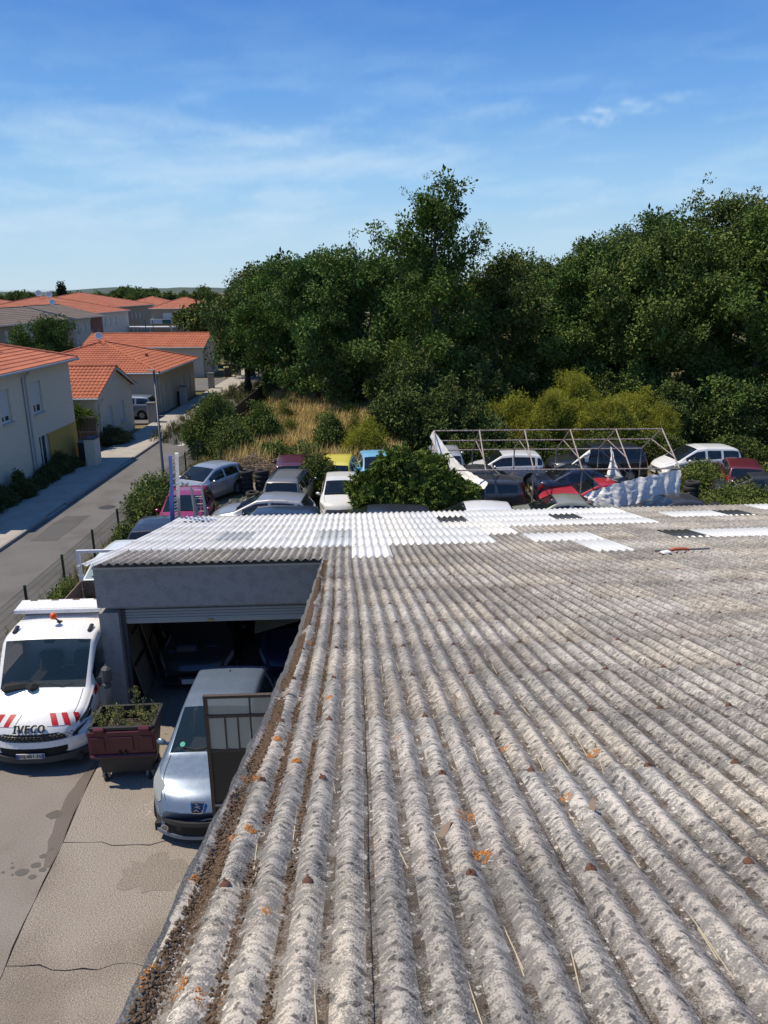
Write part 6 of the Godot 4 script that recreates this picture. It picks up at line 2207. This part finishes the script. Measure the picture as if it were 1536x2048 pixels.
		st = mb(); lathe(st, [Vector2(0, .05), Vector2(.1, .05), Vector2(.1, -.05), Vector2(0, -.05)], 12, Transform3D(Basis(Vector3.FORWARD, PI / 2), Vector3(.3, .1, -.3))); lathe(st, [Vector2(0, .05), Vector2(.1, .05), Vector2(.1, -.05), Vector2(0, -.05)], 12, Transform3D(Basis(Vector3.FORWARD, PI / 2), Vector3(-.3, .1, -.3))); obj(st, "wheels", mat("tyre", .018, .018, .018, .85), t)
	var rs := thing("reed_screen", "brown reed screen fence beside the gabled cottage", "fence", Vector3(-17.6, 0, -42.2))
	for k in 46:
		st = mb(); var x := -1.45 + k * .065
		cbox(st, Transform3D(Basis(), Vector3(x, .95 + rnd(-.04, .04), rnd(-.01, .01))), Vector3(.058, 1.9, .02), .006); obj(st, "slat", mat("reed%d" % (k % 3), [.09, .12, .07][k % 3], [.065, .09, .05][k % 3], [.045, .062, .035][k % 3], .9), rs)
	for y in [1.1, 1.92]:
		st = mb(); bx(st, Vector3(-1.5, y, .02), Vector3(1.5, y + .06, .06)); obj(st, "rail", mat("reed_rail", .2, .17, .13, .9), rs)
	var bf := thing("board_fence", "low dark board fence along the far right side of the lane", "fence", Vector3(-9.8, 0, -52))
	for k in 60:
		st = mb(); cbox(st, Transform3D(Basis(), Vector3(0, .62, 8 - k * .3)), Vector3(.03, 1.3, .285), .006); obj(st, "board", mat("dark_board%d" % (k % 2), .05 + .015 * (k % 2), .043 + .012 * (k % 2), .034 + .01 * (k % 2), .9), bf)
	car("parked_car", "mpv", "silver blue estate car in the drive of the hipped bungalow", Vector3(-18.15, .06, -53.55), -PI / 2, paint("steel_blue", .20, .24, .29, .4), "", null, 1.0)
	# round the distant car park
	var cpk := thing("carport", "white flat roofed carport beyond the hedge", "carport", Vector3(-43, 0, -143))
	st = mb(); bx(st, Vector3(-7, 2.2, -2), Vector3(5, 2.4, 2)); obj(st, "roof", mat("carport_white", .42, .42, .40, .7), cpk)
	for x in [-6.8, -3, 1, 4.8]:
		st = mb(); bx(st, Vector3(x - .07, 0, 1.7), Vector3(x + .07, 2.2, 1.84)); obj(st, "post", mat("carport_white"), cpk)
	st = mb(); slab(st, rect(-48, -120, -26, -149), -.2, .0); struct(st, "car_park", mats["yard_slab"], "pale car park in front of the distant house")
	car("parked_car", "mpv", "white car in the distant car park", Vector3(-41.5, .0, -133), -PI / 2 - .2, paint("paint_white5", .66, .67, .66), "", null, 1.0)
	car("parked_car", "wagon", "blue car under the distant carport", Vector3(-39.5, .0, -143), PI / 2, paint("paint_blue6", .05, .09, .17), "", null, 1.0)
	for k in 5:
		st = mb(); tube(st, [Vector3(-38.5 + k * 2.1, 0, -127 + (k % 2) * 3), Vector3(-38.5 + k * 2.1, 4.2 if k < 2 else 2.4, -127 + (k % 2) * 3)], .06, 6)
		tag(obj(st, "pole", mat("pole_green", .03, .06, .05, .6)), "thin dark pole of the sports court in front of the car park", "pole", "poles of the sports court")

func make_trees() -> void:
	var k0 := Color(.058, .082, .023)
	var k1 := Color(.13, .165, .052)
	var bk := lin(.10, .145, .026)
	# the tall oak
	tree("oak_tree", "tallest dark oak with a thin bare topped crown rising above the wood", Vector3(3.3, 0, -48), 14.0, 2.7, .42, .16, "oak", 7.0, k0, k1, bk, "", 3, 24, [[Vector3(0, 9.4, 0), Vector3(-.86, .45, 0), 3.2, .12], [Vector3(.2, 9.6, 0), Vector3(.85, .42, -.1), 2.6, .12], [Vector3(.1, 12, 0), Vector3(.6, .75, .1), 1.8, .07], [Vector3(0, 12.4, 0), Vector3(-.25, .95, .1), 1.9, .06]])
	var st := mb()
	for p in [[0.2, 13.4, 1.0, 15.4], [.55, 14.4, .9, 15.1], [-.8, 12.5, -1.7, 14.0], [-1.2, 13.2, -1.1, 14.2], [0, 13, .2, 15.0]]: tube(st, [Vector3(3.3 + p[0], p[1], -48), Vector3(3.3 + (p[0] + p[2]) / 2 + .05, (p[1] + p[3]) / 2, -48.1), Vector3(3.3 + p[2], p[3], -48)], [.05, .03, .008], 5, false)
	tag(obj(st, "dead_branches", bark()), "bare dead twigs sticking out of the top of the tallest oak", "branches", "", "stuff")
	var dark := "dark oaks of the wood"
	var i := 0
	for p in [[-12.2, -69, 8.9, 3.0, "round topped oak at the left end of the wood"], [-8.0, -60.5, 10.2, 3.5, "leafy oak overhanging the lane"], [-4.9, -56.5, 10.5, 4.0, "broad oak behind the dry grass"], [-1.0, -53.5, 10.4, 3.8, "oak left of the tallest one with a dense dark crown"], [7.3, -50, 10.2, 3.2, "oak right of the tallest one"]]:
		tree("oak_tree", p[4], Vector3(p[0], 0, p[1]), p[2], p[3], .3, .24 if i < 2 else .12, "oak", 10, k0, k1, bk, dark, 11 + i, 19)
		i += 1
	for p in [[10.4, -55, 10.4, 3.7], [-4.2, -68, 11.0, 4.4], [3.6, -58, 11.0, 4.3], [-13.6, -80, 9.8, 3.6], [13, -64, 10.2, 4.0], [-10.5, -70, 9.7, 4.2], [19, -62, 12.5, 4.4], [27, -57, 13.0, 4.6]]:
		tree("oak_tree", "dark oak deeper in the wood behind the front trees", Vector3(p[0], 0, p[1]), p[2], p[3], .3, .15, "oak", 8, k0, k1, bk, dark, 11 + i, 16)
		i += 1
	var l0 := Color(.064, .094, .022)
	var l1 := Color(.13, .168, .046)
	for p in [[13.6, -51.5, 10.2, 3.9, "lighter green spreading tree above the yellow green bushes"], [17.6, -48.5, 11.8, 4.6, "lighter green broad tree right of the spreading one"], [22.6, -47, 12.2, 4.8, "lighter green tree at the right end of the wood"]]:
		tree("ash_tree", p[4], Vector3(p[0], 0, p[1]), p[2], p[3], .32, .14, "oak", 11, l0, l1, lin(.07, .10, .018), "lighter trees of the wood", 31 + i, 21)
		i += 1
	tree("oak_tree", "dark oak whose top stands above the lighter trees, left one of two", Vector3(19.0, 0, -53.5), 13.6, 3.2, .3, .3, "oak", 9, k0, k1, bk, dark, 61, 16)
	tree("oak_tree", "dark oak whose top stands above the lighter trees, right one of two", Vector3(23.6, 0, -52.5), 14.4, 3.6, .3, .3, "oak", 9, k0, k1, bk, dark, 62, 16)
	# thickets along the foot of the wood
	i = 0
	for p in [[.8, -41.4, 3.4, 3.6], [3.6, -41.0, 3.8, 3.8], [5.4, -40.6, 2.6, 2.6], [1.8, -44.5, 4.2, 5.0], [5.6, -45.5, 4.2, 5.2], [1.0, -49.5, 3.8, 5.2], [-8.4, -63.0, 3.0, 3.0], [-1.6, -60, 3.8, 3.6], [16.5, -43.4, 4.0, 3.2], [20.0, -42.2, 4.4, 3.6], [14.6, -47.6, 3.6, 3.4], [23.5, -41, 4.2, 4.0]]:
		shrub("thicket", "dark leafy thicket below the wood, " + ["behind the light blue car", "behind the left end of the tent", "left of the straw coloured shrub", "left of the tallest oak's trunk", "right of the tallest oak's trunk", "deep behind the tallest oak", "under the oak overhanging the lane", "at the far end of the dry grass", "behind the white hatchback", "behind the wine red car", "under the lighter spreading tree", "at the right end of the wood"][i], Vector3(p[0], 0, p[1]), p[2], p[3], 2.8, "oak", 60, k0 * .95, k1 * .95, bk, "bush", "thickets at the foot of the wood", 70 + i, .8, 18)
		i += 1
	# yellow green bushes and saplings
	var y0 := Color(.21, .225, .03)
	var y1 := Color(.36, .36, .07)
	for p in [[12.0, -40.4, 3.6, 2.9, "bushy yellow green shrub behind the off road car"], [9.2, -41.2, 2.8, 3.2, "upright yellow green shrub behind the tent"], [15.2, -41.5, 1.8, 2.4, "slim yellow green sapling beside the dark thicket"], [-1.0, -38.4, 1.8, 2.3, "yellow green shrub next to the light blue car"], [6.6, -43.8, 2.4, 2.6, "straw coloured green shrub left of the upright one"]]:
		shrub("shrub", p[4], Vector3(p[0], 0, p[1]), p[2], p[3], 1.8, "fine", 170, y0, y1, lin(.42, .44, .05), "bush", "yellow green shrubs", 90 + i, 1.15, 18)
		i += 1
	for p in [[7.8, -42.6, 2.6, 2.8], [10.6, -42.4, 3.0, 3.7], [13.6, -42.2, 2.8, 3.1], [11.2, -44.6, 3.2, 3.9], [14.9, -44.0, 2.4, 2.8]]:
		shrub("shrub", ["tall straggling yellow green shoots left of the upright shrub", "tall bright shoots between the upright and the bushy shrub", "yellow green shoots right of the bushy shrub", "tallest yellow green shoots at the edge of the clearing", "yellow green shoots under the lighter spreading tree"][i % 5], Vector3(p[0], 0, p[1]), p[2], p[3], 2.0, "fine", 130, y0, y1, lin(.42, .44, .05), "bush", "yellow green shrubs", 93 + i * 3, 1.3, 20)
		i += 1
	for p in [[-5.6, -44, .9, 1.7], [-1.6, -43.2, .8, 1.9], [-3.9, -46.5, .9, 1.5], [-.4, -41.2, 1.0, 1.8], [-6.3, -48.5, 1.2, 1.8], [-2.3, -50, 1.2, 1.6]]:
		shrub("sapling", "thin green sapling standing in the dry grass", Vector3(p[0], 0, p[1]), p[2], p[3], .8, "fine", 120, Color(.10, .13, .02), Color(.2, .22, .05), lin(.18, .2, .03), "bush", "saplings in the dry grass", 400 + i, 1.2, 9)
		i += 1
	var g0 := Color(.075, .110, .024)
	var g1 := Color(.165, .20, .058)
	for p in [[-9.15, -40.6, 2.8, 3.3, "tall feathery green bush by the end of the mesh fence"], [-8.0, -39.4, 2.0, 2.1, "dense green bush right of the feathery one"], [-7.0, -42.0, 2.3, 2.7, "green bush between the lane and the dry grass"], [-5.6, -38.4, 1.6, 1.15, "low green bush behind the brushwood heap"], [-4.0, -37.8, 1.6, 1.1, "low green bush behind the dark red car"], [-2.9, -40.6, 1.3, 2.3, "young light green sapling in the dry grass"]]:
		shrub("bush", p[4], Vector3(p[0], 0, p[1]), p[2], p[3], 1.9, "bush", 150, g0, g1, lin(.07, .10, .02), "bush", "bushes behind the lot", 110 + i, 1.2, 18)
		i += 1
	shrub("bush", "leafy green bush on the mesh fence beside the blue ladder", Vector3(-8.75, 0, -28.3), 1.9, 1.95, 2.4, "bush", 190, g0, g1, lin(.07, .10, .02), "bush", "", 131, 1.1, 18)
	shrub("bush", "dark green bush between the grey estate and the white car", Vector3(-2.82, 0, -31.9), 1.35, 1.95, 1.3, "bush", 240, g0 * .8, g1 * .8, lin(.05, .07, .02), "bush", "", 132, 1.0, 14)
	shrub("fig_bush", "broad fig bush with large lobed leaves close behind the white roof", Vector3(1.1, 0, -28.2), 4.6, 2.75, 2.4, "fig", 105, Color(.075, .115, .024), Color(.16, .21, .05), lin(.14, .2, .03), "bush", "", 133, 1.1, 22)
	var bi := -1
	for p in [[13.4, -27.6, 2.6], [15.6, -27.4, 2.8], [14.4, -29.4, 2.6], [17.8, -28.0, 3.0], [16.8, -29.2, 2.4], [19.6, -30.5, 3.0], [13.8, -32.2, 2.2], [14.6, -33.6, 2.0], [18.2, -33.0, 2.8]]:
		bi += 1
		shrub("bramble", "low sprawling green bramble " + ["beside the matt black saloon", "close behind the far right of the roof", "by the heaped tyres", "in front of the sunken black car", "against the sunken black car", "right of the sunken black car", "between the tyres and the white hatchback", "against the white hatchback", "right of the wine red car"][bi], Vector3(p[0], -.05, p[1]), p[2], 1.05, 2.2, "bush", 130, g0, Color(.15, .17, .05), lin(.08, .11, .02), "bramble", "brambles in the lot", 140 + i, 1.1, 14)
		i += 1
	bi = -1
	for p in [[4.2, -37.6, 3.2], [7.4, -38.0, 3.2], [10.8, -38.2, 3.4], [14.2, -38.4, 3.2], [17.6, -37.4, 3.4], [20.6, -36.4, 3.0]]:
		bi += 1
		shrub("bush", "low dark bush at the back of the lot " + ["behind the pale people carrier", "behind the white two door car", "behind the off road car", "left behind the white hatchback", "right behind the white hatchback", "behind the wine red car"][bi], Vector3(p[0], 0, p[1]), p[2], 1.35, 1.8, "bush", 90, g0 * .7, g1 * .7, lin(.04, .06, .015), "bush", "bushes at the back of the lot", 160 + i, 1.4, 16)
		i += 1
	# ivy on the white car, weeds by the fence
	shrub("ivy", "ivy spreading over the nose of the small white car", Vector3(-7.6, .55, -18.95), 1.3, .55, .8, "ivy", 420, Color(.04, .065, .018), Color(.085, .115, .035), lin(.05, .08, .02), "plant", "", 180, 1.1, 12)
	shrub("weeds", "green weeds at the foot of the mesh fence behind the truck", Vector3(-8.75, 0, -19.3), .7, 1.1, 1.6, "bush", 200, g0, g1, lin(.07, .10, .02), "plant", "", 181, .8, 10)
	shrub("weeds", "green weeds climbing the mesh fence behind the black hatchback", Vector3(-9.1, 0, -25.3), .5, 1.0, 1.6, "bush", 200, g0, g1, lin(.07, .10, .02), "plant", "", 182, .8, 10)
	# gardens of the houses
	for k in 7:
		shrub("weeds", "dark weeds along the foot of the cream house wall", Vector3(-15.85 + rnd(-.1, .1), 0, -29.2 - k * 1.45), .8, .55 + .3 * (k % 3), 1.6, "weed", 620, Color(.05, .065, .022), Color(.10, .115, .045), lin(.03, .04, .015), "plant", "weeds along the cream house", 190 + k, 1.5, 12)
	shrub("lavender", "grey green lavender bush in front of the gabled cottage", Vector3(-15.9, .05, -44.2), 1.7, .95, 1.5, "weed", 700, Color(.06, .075, .035), Color(.11, .125, .06), lin(.05, .06, .02), "bush", "", 200, 1.6, 14)
	shrub("vine", "bright green vine growing over the reed screen", Vector3(-17.4, 1.35, -42.6), 2.3, 1.15, .9, "bush", 330, Color(.08, .12, .02), Color(.15, .2, .04), lin(.10, .14, .02), "plant", "", 201, 1.0, 12)
	tree("garden_tree", "round dark green garden tree in front of the terraced house", Vector3(-35.2, 0, -80), 5.3, 2.6, .15, .1, "oak", 9, Color(.06, .08, .02), Color(.11, .13, .04), bk, "", 202, 16)
	for p in [[-30.8, -78.5, 2.4, 2.6, "light green garden bush left of the hipped bungalow"], [-31.5, -85, 2.6, 3.2, "dark garden bush beyond the hipped bungalow"], [-28.5, -72, 2.0, 2.2, "green garden bush behind the gabled cottage"]]:
		shrub("garden_bush", p[4], Vector3(p[0], 0, p[1]), p[2], p[3], 2.0, "bush", 70, g0, g1, lin(.07, .10, .02), "bush", "", 210 + i, 2.0, 12)
		i += 1
	for k in 6:
		shrub("hedge", "clipped green hedge in front of the distant car park", Vector3(-39.5 + k * 1.9, 0, -118 + k * .2), 2.2, 2.0, 1.8, "oak", 45, Color(.06, .09, .018), Color(.11, .14, .03), bk, "hedge", "hedge by the car park", 220 + k, .9, 10)
	for k in 6:
		shrub("verge_bush", "bright green bush on the bend between the lane and the car park", Vector3(-27.5 + k * 2.2, 0, -104 - (k % 2) * 5 - k * 1.5), 3.4, 3.0 + .5 * (k % 3), 3.0, "oak", 34, g0, g1, bk, "bush", "bushes on the bend", 230 + k, 1.1, 12)
	# trees along the bend and the horizon
	rng.seed = 500
	var far := []
	for k in 95:
		var x := -185.0 + k * 3.1 + rnd(-2, 2)
		var z := -205.0 - rnd(0, 70) - absf(x + 60) * .3
		far.append([x, z, rnd(7.2, 9.4)])
	for k in 18: far.append([-30.0 + rnd(-6, 20), -92.0 - rnd(0, 60), rnd(6.5, 9.0)])
	for k in 14: far.append([25.0 + rnd(0, 40), -68.0 - rnd(0, 40), rnd(9.0, 12.0)])
	for k in far.size():
		var p: Array = far[k]
		var hz: float = p[1]
		if p[0] > -50 and p[0] < -22 and hz > -165 and hz < -80: continue
		rng.seed = 900 + k
		var t := thing("distant_tree", "dark green tree in the distant tree line behind the houses", "tree", Vector3(p[0], 0, hz), 0, "distant tree line")
		var lobes := []
		for q in 13: lobes.append([Vector3(rng.randfn() * 1.5, p[2] * rnd(.22, .93), rng.randfn() * 1.3), p[2] * rnd(.12, .2)])
		st = mb(); tube(st, [Vector3.ZERO, Vector3(0, p[2] * .7, 0)], [.25, .08], 5, false); obj(st, "trunk", bark(), t)
		leaves(t, "crown", "far", fill(lobes, 17), k0 * 1.15, k1 * 1.2, bk)
	var cn := thing("conifer", "dark pointed conifer rising above the orange roofs", "tree", Vector3(-83, 0, -205))
	st = mb(); tube(st, [Vector3.ZERO, Vector3(0, 11, 0)], [.3, .04], 6, false); obj(st, "trunk", bark(), cn)
	var lob := []
	for q in 20: lob.append([Vector3(0, 1.0 + q * .5, 0) + Vector3(rng.randfn(), 0, rng.randfn()) * .1 * (20 - q) * .25, .25 + (20 - q) * .09])
	leaves(cn, "crown", "far", fill(lob, 26), Color(.018, .03, .014), Color(.03, .045, .02), bk)
	# grass
	var gn := FastNoiseLite.new(); gn.seed = 6; gn.frequency = .12
	meadow("dry_grass", "tall straw yellow grass in the clearing before the wood", func():
		var p := Vector3(rnd(-8.5, .8), -.06, rnd(-36.8, -62))
		if gn.get_noise_2d(p.x, p.z) < -.28: return null
		return p
		, 7000, .85, Color(.42, .31, .11), Color(.60, .47, .21), 300, .45, 1.6)
	meadow("dry_grass", "pale straw grass in the clearing beyond the tent", func(): return Vector3(rnd(6.5, 14.5), -.06, rnd(-43, -60)), 2600, .8, Color(.26, .22, .085), Color(.42, .34, .15), 301)
	meadow("verge_grass", "dry grass along the mesh fence", func(): return Vector3(rnd(-9.6, -9.0), -.05, rnd(-18, -42)), 900, .35, Color(.14, .15, .05), Color(.36, .30, .14), 302)
	meadow("lot_grass", "tufts of grass and weeds between the parked wrecks", func():
		var p := Vector3(rnd(-9, 18), -.04, rnd(-23.5, -37.5))
		if gn.get_noise_2d(p.x * 3, p.z * 3) < .12: return null
		return p
		, 2600, .28, Color(.09, .11, .03), Color(.25, .22, .09), 303)
	meadow("wood_floor", "rough green undergrowth under the trees", func(): return Vector3(rnd(-14, 30), -.06, rnd(-44, -72)), 4200, .6, Color(.05, .065, .02), Color(.12, .12, .045), 304)
	meadow("garden_grass", "rough grass around the houses", func(): return Vector3(rnd(-34, -27.8), -.06, rnd(-42, -95)), 1500, .3, Color(.08, .10, .03), Color(.2, .19, .08), 305)

func _ready() -> void:
	var t0 := Time.get_ticks_msec()
	make_light()
	make_ground()
	make_workshop()
	print("workshop ", Time.get_ticks_msec() - t0)
	make_houses()
	print("houses ", Time.get_ticks_msec() - t0)
	make_truck()
	make_near_car()
	make_bin()
	make_door_leaf()
	make_garage_things()
	make_fence()
	make_lot()
	make_tent()
	make_yard_things()
	print("yard ", Time.get_ticks_msec() - t0)
	make_trees()
	print("trees ", Time.get_ticks_msec() - t0)
